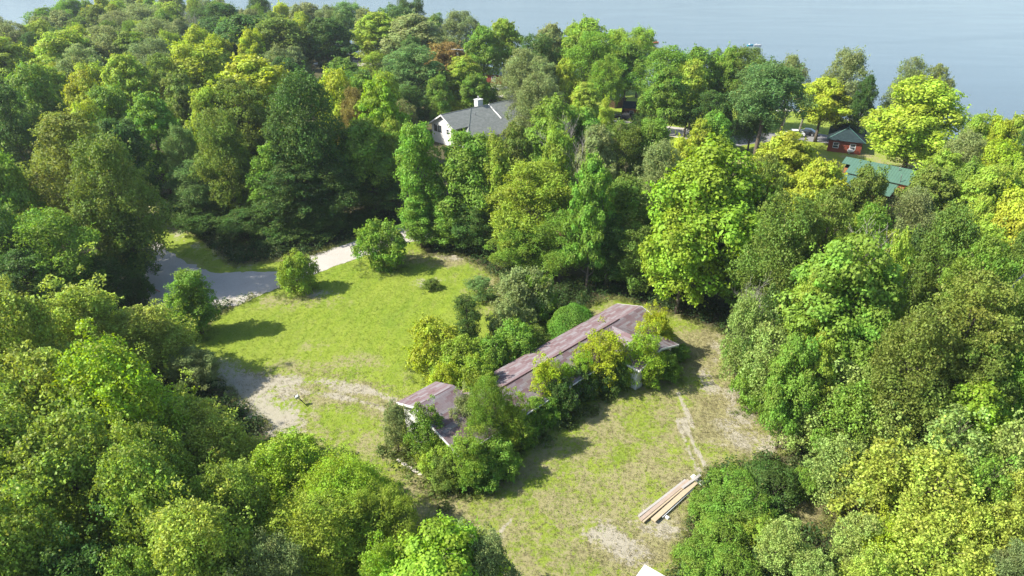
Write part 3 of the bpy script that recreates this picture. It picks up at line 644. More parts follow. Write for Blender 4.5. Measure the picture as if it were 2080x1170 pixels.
# ---------------------------------------------------------------- yard: lumber pile
LUM=plain('rough_brown_lumber',(.30,.235,.18),.8,.25,4); LUM2=plain('tan_lumber',(.36,.29,.19),.75,.2,3); LUM3=plain('grey_lumber',(.31,.29,.265),.8,.2,4); STL=plain('grey_blue_steel',(.22,.25,.30),.5,.15,4)
def plank(a,b_,wd,th,z,mat,label,name='plank',cat='plank'):
    A,B=Wp(*a),Wp(*b_); d=B-A; L=d.length; rz=math.atan2(d.y,d.x); c=(A+B)/2
    m=MB(); m.box((0,0,0),(L,wd,th)); o=m.build(name,mat); o.location=(c.x,c.y,z); o.rotation_euler=(0,random.uniform(-.002,.002),rz); tag(o,label,cat,None); return o
plank((1407,966),(1429,984),.26,.10,.07,WHITE,'white rail under the far end of the lumber','rail','rail')
plank((1403,969),(1424,988),.13,.10,.07,WHITE,'narrow white rail beside the other under the lumber','rail','rail')
plank((1297,1053),(1392,979),.20,.14,.21,LUM3,'greyish plank on the outer left of the lumber pile')
plank((1301,1060),(1398,980),.30,.16,.22,LUM,'brown timber second from the left, its end sticking out lowest','timber','timber')
plank((1306,1064),(1403,982),.14,.12,.20,LUM2,'thin orange-brown board between the brown timber and the wide board','board','board')
plank((1318,1053),(1396,988),.20,.08,.16,LUM3,'short grey board lying low in the middle of the lumber pile','board','board')
plank((1326,1062),(1413,984),.42,.10,.27,LUM2,'wide tan board in the middle of the lumber pile','board','board')
plank((1385,998),(1421,972),.24,.10,.40,LUM3,'grey-brown offcut crossing the white rails','board','board')
plank((1341,1051),(1404,993),.16,.16,.20,STL,'grey-blue steel beam along the right of the lumber pile','beam','beam')
plank((1345,1054),(1408,996),.07,.10,.16,WHITE,'white strip along the steel beam\'s right side','strip','strip')
plank((1352,1051),(1358,1055),.22,.15,.10,WHITE,'small white block beside the steel beam\'s near end','block','block')
# white panel at the bottom edge
p=Wp(1326,1186,.9); o=empty('utility_trailer',(p.x,p.y,0),'white flat-topped box trailer cut by the bottom edge','trailer',None,R(-38)); b=MB(); b.box((0,0,1.0),(2.4,2.0,.12)); b.box((0,0,.7),(2.3,1.9,.5)); b.build('box',WHITE,o); wheels(o,(0,),2.2,.3)
b=MB()
for yy in (-.5,.35): b.box((0,yy,1.075),(2.36,.03,.03))
b.box((.3,0,1.07),(.03,1.96,.025)); b.build('seam',GREYM,o)
b=MB(); b.tube([(1.15,0,.55),(2.1,0,.5)],.05,6); b.build('hitch',DKM,o)
# leaning post with a grey box
def sign():
    A=Wp(627,826); B=Wp(606,808,.9); d=B-A; o=empty('leaning_post',tuple(A),'thin leaning post with a grey box lamp head on the lawn','lamp post'); b=MB(); b.tube([(0,0,-.1),d],.045,6); b.build('post',DKM,o)
    b=MB(); b.box(d+Vector((-.1,0,.1)),(.38,.26,.30),.3,.2,-.5); h=b.build('lamp_box',GREYM,o); b=MB(); b.box(d+Vector((-.30,-.04,.16)),(.04,.22,.2),.3,.2,-.5); b.build('lens',GLASS,h)
sign()
# stump row and bare steps near the left gable
for k,(a,c) in enumerate([(812,937),(822,944),(833,951),(843,957),(853,962)]):
    p=Wp(a,c); bm=bmesh.new(); bmesh.ops.create_icosphere(bm,subdivisions=2,radius=.34)
    for v in bm.verts: v.co=Vector((v.co.x*1.1,v.co.y*.6,v.co.z*.35))*random.uniform(.9,1.08)
    me=bpy.data.meshes.new('stepping_stone'); bm.to_mesh(me); bm.free(); me.materials.append(STONE); o=bpy.data.objects.new('stepping_stone',me); C.objects.link(o); o.location=(p.x,p.y,.03); o.rotation_euler=(0,0,-.6)
    tag(o,['first','second','third','fourth','fifth'][k]+' stepping stone from the house in the row before the left gable','stone','stepping stones before the left gable')
# discarded white sheeting in the bushes
def scrap(px,py,s,label,seed):
    g=random.Random(seed); p=Wp(px,py,.25); bm=bmesh.new(); n=9; vs=[[bm.verts.new((s*(i/(n-1)-.5)+g.uniform(-.06,.06),s*.7*(j/(n-1)-.5)+g.uniform(-.06,.06),g.uniform(0,.28)*s*.5)) for j in range(n)] for i in range(n)]
    for i in range(n-1):
        for j in range(n-1):
            if (i in(0,n-2) or j in (0,n-2)) and g.random()<.4: continue
            bm.faces.new((vs[i][j],vs[i+1][j],vs[i+1][j+1],vs[i][j+1]))
    me=bpy.data.meshes.new('plastic_sheet'); bm.to_mesh(me); bm.free(); me.materials.append(WHITE); o=bpy.data.objects.new('plastic_sheet',me); C.objects.link(o); o.location=p; o.rotation_euler=(.1,.1,g.uniform(0,3)); sm=o.modifiers.new('s','SOLIDIFY'); sm.thickness=.015; tag(o,label,'plastic sheet')
scrap(1552,833,1.1,'crumpled white sheet at the yard border, left scrap',1); scrap(1573,845,.9,'crumpled white sheet lower right of the other scrap',2); scrap(1588,822,.7,'small white scrap furthest right by the yard border',3); scrap(1592,1020,.6,'small pale scrap on the brown clearing below the sumacs',4)
# red handle-like barrow frame at the dark road corner
p=Wp(305,600); b=MB(); b.tube([p+Vector((-.9,-.6,.1)),p+Vector((-.5,.1,.6)),p+Vector((.5,.5,.65)),p+Vector((.9,.8,.1))],.06,6); tag(b.build('red_rail',plain('faded_red_paint',(.45,.10,.07),.6)),'faded red bent rail in the shade at the road corner','rail')
# ---------------------------------------------------------------- far shore
def hills():
    xs_=np.linspace(-1450,1450,120); ys_=np.linspace(0,1,12); X,T=np.meshgrid(xs_,ys_); Y=775+.25*X+T*260; Z=-3+T**.6*16+3*np.sin(X/90)*T
    tag(grid_mesh('hills',X,Y,Z,{},GROUND),kind='structure')
hills()
def farwood():
    g=np.random.default_rng(5); n=1500; x=g.uniform(-1100,1100,n); y=785+.25*x+g.uniform(0,50,n); h=g.uniform(13,22,n); per=90
    k=np.repeat(np.arange(n),per); d=unit(g.normal(size=(len(k),3))); P=np.stack([x,y,h*.55],-1)[k]+d*np.stack([h*.35,h*.35,h*.5],-1)[k]*np.power(g.uniform(.5,1,(len(k),1)),.5)
    me=leaves_mesh('far_wood',P,d+[0,0,.3],2.4,.9,g.uniform(0,1,len(k)),g.uniform(0,1,n)[k],LEAF,g); o=bpy.data.objects.new('far_wood',me); C.objects.link(o); o.color=(.05,.085,.025,1); tag(o,'wood on the far shore of the lake','wood',None,'stuff')
# ---------------------------------------------------------------- foliage
def unit(v): return v/np.maximum(np.linalg.norm(v,axis=-1,keepdims=True),1e-6)
def leaves_mesh(name,P,Nn,size,aspect,rnd,cl,mat,g):
    n=len(P); Nn=unit(Nn); r=unit(g.normal(size=(n,3))); t=unit(np.cross(Nn,r)); b_=np.cross(Nn,t)
    s=(size*g.uniform(.65,1.3,n))[:,None]; w=s*aspect
    fold=Nn*s*.18
    v=np.stack([P-t*s*.55,P-b_*w*.5+t*s*.05+fold,P+t*s*.55,P+b_*w*.5+t*s*.05+fold],1).reshape(-1,3).astype(np.float32)
    q=np.arange(n*4).reshape(n,4); me=bpy.data.meshes.new(name); raw_mesh(me,v,q); me.materials.append(mat)
    for k,a in (('rnd',rnd),('clump',cl)):
        at=me.attributes.new(k,'FLOAT','FACE'); at.data.foreach_set('value',a.astype(np.float32))
    return me
def cap_dirs(g,n,up=.25,lo=-.45):
    d=unit(g.normal(size=(n*3+24,3))+np.array([0,0,up])); d=d[d[:,2]>lo][:n]; return d
def crown(seed,h,Rr,cb,nl,ncl,nlf,cr,size,aspect=.8,mat=None,lobe=.46,shape=.0,flat=.62,align=.75,inner=.12,droop=0,up=.45,vert=1.0,stray=.045,spike=0):
    """crown of leaf-sized faces: lobes carried by limbs, clumps on lobes, leaves on clumps"""
    g=np.random.default_rng(seed)
    zc=h*(1+cb)/2; Rz=h*(1-cb)/2
    L=[];Lr=[]
    for i in range(nl):
        t=(i+.5)/nl; z=1-1.85*t; az=i*2.39996+g.uniform(-.5,.5)
        prof=math.sqrt(max(0,1-abs(z)**(2.2+shape)))*g.uniform(.62,.86)*(1-.28*max(0,z))
        rad=Rr*lobe*g.uniform(.72,1.2)*(1-.15*z)
        rho=max(0,Rr*prof-rad*.55)
        L.append([math.cos(az)*rho,math.sin(az)*rho,zc+z*(Rz-rad*.6*vert)+(g.uniform(-.13,.13)*h if spike else 0)]); Lr.append(rad)
    L=np.array(L);Lr=np.array(Lr)
    # clumps
    pi=g.integers(0,nl,ncl*2); d=cap_dirs(g,ncl*2,.35,-.6); m=min(len(pi),len(d)); pi=pi[:m];d=d[:m]
    cp=L[pi]+d*Lr[pi][:,None]*np.array([1,1,.85*vert])*g.uniform(.8,1.06,(m,1))
    ins=np.zeros(m,bool)
    for j in range(nl):
        dd=np.linalg.norm((cp-L[j])/np.array([1,1,.85*vert]),axis=1); ins|=(dd<Lr[j]*.74)&(pi!=j)
    cp=cp[~ins];d=d[~ins]; cp=cp[:ncl]; d=d[:ncl]; m=len(cp)
    if spike: cp[:,2]+=g.exponential(spike,m)*(g.random(m)<.35)*np.clip(d[:,2]+.3,0,1); cp[:,:2]*=1+g.exponential(.06,(m,1))*(g.random((m,1))<.4)
    rc=cr*g.uniform(.6,1.35,m); clr=g.uniform(0,1,m)
    k=np.repeat(np.arange(m),np.maximum(6,(nlf*(rc/cr)**2)).astype(int)); n=len(k)
    ld=unit(g.normal(size=(n,3))+d[k]*.7+np.array([0,0,.35]))
    rr=rc[k][:,None]*np.power(g.uniform(.35,1.0,(n,1)),.4)
    wob=1+.22*np.sin(ld[:,:1]*7+k[:,None])*np.cos(ld[:,1:2]*6+k[:,None]*2)
    P=cp[k]+ld*rr*wob*np.array([1,1,flat])
    if droop: P[:,2]-=droop*np.power(g.uniform(0,1,n),2)*rc[k]
    Nn=ld*align+np.array([0,0,up])+unit(g.normal(size=(n,3)))*(1.05-align*.6)
    rnd=g.uniform(0,1,n); cl=clr[k]
    ni=int(n*inner); pj=g.integers(0,nl,ni)
    Pi=L[pj]+unit(g.normal(size=(ni,3)))*(Lr[pj]*g.uniform(.2,.85,ni))[:,None]
    P=np.concatenate([P,Pi]); Nn=np.concatenate([Nn,unit(g.normal(size=(ni,3)))+[0,0,.3]]); rnd=np.concatenate([rnd,g.uniform(0,1,ni)*.9]); cl=np.concatenate([cl,g.uniform(0,1,ni)])
    # stray sprigs break the outline
    ns=int(n*stray); pk=g.integers(0,m,ns//5+1).repeat(5)[:ns]
    Ps=cp[pk]+(d[pk]*rc[pk][:,None]*g.uniform(1.05,1.5,(ns//5+1,1)).repeat(5,0)[:ns])+g.normal(size=(ns,3))*size*.6
    P=np.concatenate([P,Ps]); Nn=np.concatenate([Nn,unit(g.normal(size=(ns,3)))+[0,0,.5]]); rnd=np.concatenate([rnd,g.uniform(0,1,ns)]); cl=np.concatenate([cl,clr[pk]])
    zt=np.percentile(P[:,2],99.6 if not spike else 98.3); zl=max(h*cb,.05); k0=(h-zl)/(zt-zl); rq=np.percentile(np.hypot(P[:,0],P[:,1]),97.5 if not spike else 93); k1=Rr/rq
    P[:,2]=zl+(P[:,2]-zl)*k0; P[:,:2]*=k1; L=L*np.array([k1,k1,1.0]); L[:,2]=zl+(L[:,2]-zl)*k0
    P[:,2]=np.maximum(P[:,2],.08)
    cm=leaves_mesh('crown',P,Nn,size,aspect,rnd,cl,mat or LEAF,g)
    b=MB(); tr=max(.07,h*.017)
    ax=[(0,0,-.3),(g.uniform(-.1,.1),g.uniform(-.1,.1),h*.12),(g.uniform(-.3,.3),g.uniform(-.3,.3),zc*.7),(g.uniform(-.4,.4),g.uniform(-.4,.4),h*.86)]
    b.tube(ax,[tr*1.35,tr,tr*.7,tr*.15],7)
    for j in range(nl):
        z0=min(L[j][2]-.15*h,h*.7); z0=max(z0,h*.1); t=z0/h
        s0=Vector((ax[2][0]*t,ax[2][1]*t,z0)); e=Vector(L[j]); mid=(s0+e)/2+Vector((0,0,-.04*h))
        b.tube([s0,mid,e],[tr*.42,tr*.3,tr*.1],5,False)
        for q in range(5):
            dd=Vector(cap_dirs(g,1,.5,0)[0]); b.tube([e-(e-mid)*.3,e+dd*float(Lr[j])*1.05],[tr*.12,.014],4,False)
    me=b.build('trunk',BARK); tm=me.data; bpy.data.objects.remove(me)
    return dict(c=cm,t=tm,h=h,r=Rr,cb=cb)
ARCH={}
def arch(k,v): ARCH.setdefault(k,[]).append(v)
for i in range(6): arch('M',crown(10+i,19,6.2,.10,(17,12,22,15,19,10)[i],230,105,(1.15,1.35,.95,1.2,1.0,1.4)[i],.34,.85,lobe=(.42,.5,.37,.45,.40,.54)[i],inner=.18,flat=(.6,.75,.65,.9,.55,.8)[i],align=.8,shape=(0,-.6,.6,-1,.3,-.4)[i]))
for i in range(5): arch('O',crown(30+i,19,6.0,.10,(16,11,20,13,24)[i],290,95,(1.05,1.25,.85,1.1,.8)[i],.27,.7,lobe=(.42,.5,.38,.46,.34)[i],inner=.2,flat=(.8,.9,.7,1.1,.8)[i],align=.5,up=.45,shape=(0,-.7,.5,-1.0,.2)[i],stray=.08))
for i in range(3): arch('W',crown(50+i,18,5.8,.10,17,240,95,.95,.33,.40,lobe=.40,inner=.2,flat=.8,align=.45,droop=.7,up=.4))
for i in range(3): arch('T',crown(60+i,18,5.8,.36,14,190,95,.95,.34,.42,lobe=.42,inner=.2,flat=.8,align=.45,droop=.6,up=.4))
for i in range(3): arch('U',crown(80+i,18,6.0,.25,16,200,100,1.1,.34,.85,lobe=.42,inner=.15,flat=.72,align=.75))
for i in range(3): arch('N',crown(70+i,17,3.6,.06,15,190,85,.95,.27,.75,lobe=.5,inner=.2,flat=.85,align=.5))
for i in range(5): arch('P',crown(90+i,14,4.6,.04,(9,12,7,14,10)[i],620,52,(.62,.55,.66,.52,.6)[i],.215,.8,LEAFG,lobe=(.54,.46,.6,.44,.52)[i],inner=.22,flat=(1.7,1.5,1.9,1.6,1.75)[i],align=.35,up=.55,stray=.14,shape=-.2,spike=.95))
for i in range(3): arch('A',crown(110+i,11,4.8,.06,(12,9,14)[i],520,62,(.62,.7,.56)[i],.20,.38,lobe=(.5,.55,.44)[i],inner=.2,flat=1.2,align=.4,droop=.4,up=.5,stray=.14,shape=-.2,spike=.6))
for i in range(5): arch('Q',crown(130+i,9,3.0,.05,(12,8,15,10,13)[i],300,30,(.42,.46,.38,.44,.40)[i],.195,.85,LEAFG,lobe=(.46,.52,.40,.5,.44)[i],inner=.15,flat=1.7,align=.3,up=.5,stray=.16,shape=-.3,spike=.7))
for i in range(3): arch('B',crown(150+i,4,2.3,.0,(11,8,14)[i],190,60,.40,.17,.65,lobe=(.5,.56,.42)[i],inner=.15,flat=1.1,align=.5,stray=.12,spike=.22))
for i in range(3): arch('Y',crown(170+i,6,2.1,.05,(12,8,15)[i],190,50,.36,.165,.5,lobe=.42,inner=.08,flat=1.2,align=.45,droop=.3,stray=.16,spike=.4))
for i in range(2): arch('S',crown(190+i,3.2,3.0,.0,13,150,80,.55,.19,.45,lobe=.42,inner=.12,flat=.7,align=.7,up=.7))
def dome():
    g=np.random.default_rng(200); n=17000; d=unit(g.normal(size=(n,3))); d[:,2]=np.abs(d[:,2]); bump=1+.05*np.sin(d[:,:1]*9+1)*np.cos(d[:,1:2]*8)+.02*np.sin(d[:,2:]*14+d[:,:1]*5)
    bump=bump+(g.random((n,1))<.03)*g.uniform(0,.09,(n,1)); P=d*bump*np.array([2.9,2.9,3.4])*(1-np.abs(g.normal(0,.045,(n,1))*(1+1.2*(g.random((n,1))<.08)))); me=leaves_mesh('crown',P,d+unit(g.normal(size=(n,3)))*.75,.13,.6,g.uniform(0,1,n),np.clip(.5+.3*np.sin(d[:,0]*5),0,1),LEAF,g)
    b=MB(); b.tube([(0,0,-.2),(0,0,1.2)],[.12,.08],6); o=b.build('trunk',BARK); tm=o.data; bpy.data.objects.remove(o); return dict(c=me,t=tm,h=3.4,r=2.9,cb=0)
arch('D',dome())
arch('C',crown(210,9,2.0,.04,16,140,85,.5,.17,.4,lobe=.5,shape=-1.2,inner=.2,flat=.8,align=.5))
def dead_tree(seed,h):
    g=random.Random(seed); b=MB()
    def br(p,d,l,r,lev):
        pts=[p];rs=[r]; q=Vector(p);dd=Vector(d)
        for k in range(4):
            dd=(dd+Vector((g.uniform(-.25,.25),g.uniform(-.25,.25),g.uniform(-.05,.2)))).normalized(); q=q+dd*l/4; pts.append(q.copy()); rs.append(max(.012,r*(1-.2*(k+1))))
            if lev<3 and k>0:
                for _ in range(2 if lev else 3):
                    nd=(dd+Vector((g.uniform(-1,1),g.uniform(-1,1),g.uniform(-.1,.7)))).normalized(); br(q,nd,l*g.uniform(.35,.6),rs[-1]*.6,lev+1)
        b.tube(pts,rs,6 if lev<2 else 4,False)
    br(Vector((0,0,-.2)),Vector((0,0,1)),h*.8,h*.018,0); o=b.build('trunk',BARKD); me=o.data; bpy.data.objects.remove(o); return me
DEAD=[dead_tree(5,13),dead_tree(9,13)]
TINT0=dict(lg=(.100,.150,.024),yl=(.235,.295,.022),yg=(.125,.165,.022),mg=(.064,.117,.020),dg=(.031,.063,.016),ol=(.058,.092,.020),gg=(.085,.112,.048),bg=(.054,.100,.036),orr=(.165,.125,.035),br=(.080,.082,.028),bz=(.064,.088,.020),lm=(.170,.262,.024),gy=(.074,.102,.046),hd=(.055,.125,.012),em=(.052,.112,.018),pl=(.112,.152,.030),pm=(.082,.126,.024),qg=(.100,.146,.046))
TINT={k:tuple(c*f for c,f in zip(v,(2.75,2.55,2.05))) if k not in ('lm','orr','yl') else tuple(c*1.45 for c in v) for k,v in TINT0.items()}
PLACED=[]
NAMES=dict(M='maple_tree',O='oak_tree',W='feathery_tree',N='narrow_tree',P='poplar_tree',A='ash_tree',Q='young_poplar',B='bush',Y='sapling',S='sumac_bush',D='clipped_hedge',C='conical_tree',T='feathery_tree',U='broad_tree')
cnt={}
def put_tree(kind,x,y,h,r,tint,label,cat,group=None,rz=None):
    i=cnt.get(kind[0],0); cnt[kind[0]]=i+1
    if len(kind)>1: i=int(kind[1:]); kind=kind[0]   # a chosen crown form
    A=ARCH[kind][i%len(ARCH[kind])]
    z=float(gz(np.array(x),np.array(y)))
    e=empty(NAMES[kind],(x,y,z),label,cat,group,random.uniform(0,6.28) if rz is None else rz)
    sc=(r/A['r'],r/A['r'],h/A['h'])
    t=TINT[tint] if isinstance(tint,str) else tint; j=random.uniform(.9,1.1); j2=random.uniform(.93,1.07)
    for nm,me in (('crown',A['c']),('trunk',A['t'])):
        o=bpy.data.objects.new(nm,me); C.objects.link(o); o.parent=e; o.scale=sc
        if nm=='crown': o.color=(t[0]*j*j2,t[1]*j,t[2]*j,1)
    PLACED.append((x,y,r,h,label)); return e
def place_px(kind,px,py,wpx,h,tint,label,cat='tree',group=None):
    A=ARCH[kind[0]][0]; cb=max(0,A['cb'])
    if isinstance(h,str):   # height solved so that the trunk stands at the surveyed base line
        D=Wp(px,float(h[1:])).y; lo,hi=1.,26.
        for _ in range(24):
            h=(lo+hi)/2
            if _place(A,cb,px,py,wpx,h)[0].y>D: lo=h
            else: hi=h
    p,r=_place(A,cb,px,py,wpx,h)
    put_tree(kind,p.x,p.y,h,r*1.04,tint,label,cat,group)
def _place(A,cb,px,py,wpx,h):
    zc=h*(1+cb)/2; Rz=h*(1-cb)/2; r=2.
    yc=py
    for _ in range(5):
        p=Wp(px,yc,zc); s=ppm(p); r=wpx/2/s
        dep=math.atan2(CAMH-zc,p.y)
        off=math.sqrt((r*math.sin(dep))**2+(Rz*math.cos(dep))**2)*.97; yc=py+off*s*.98
    return p,r
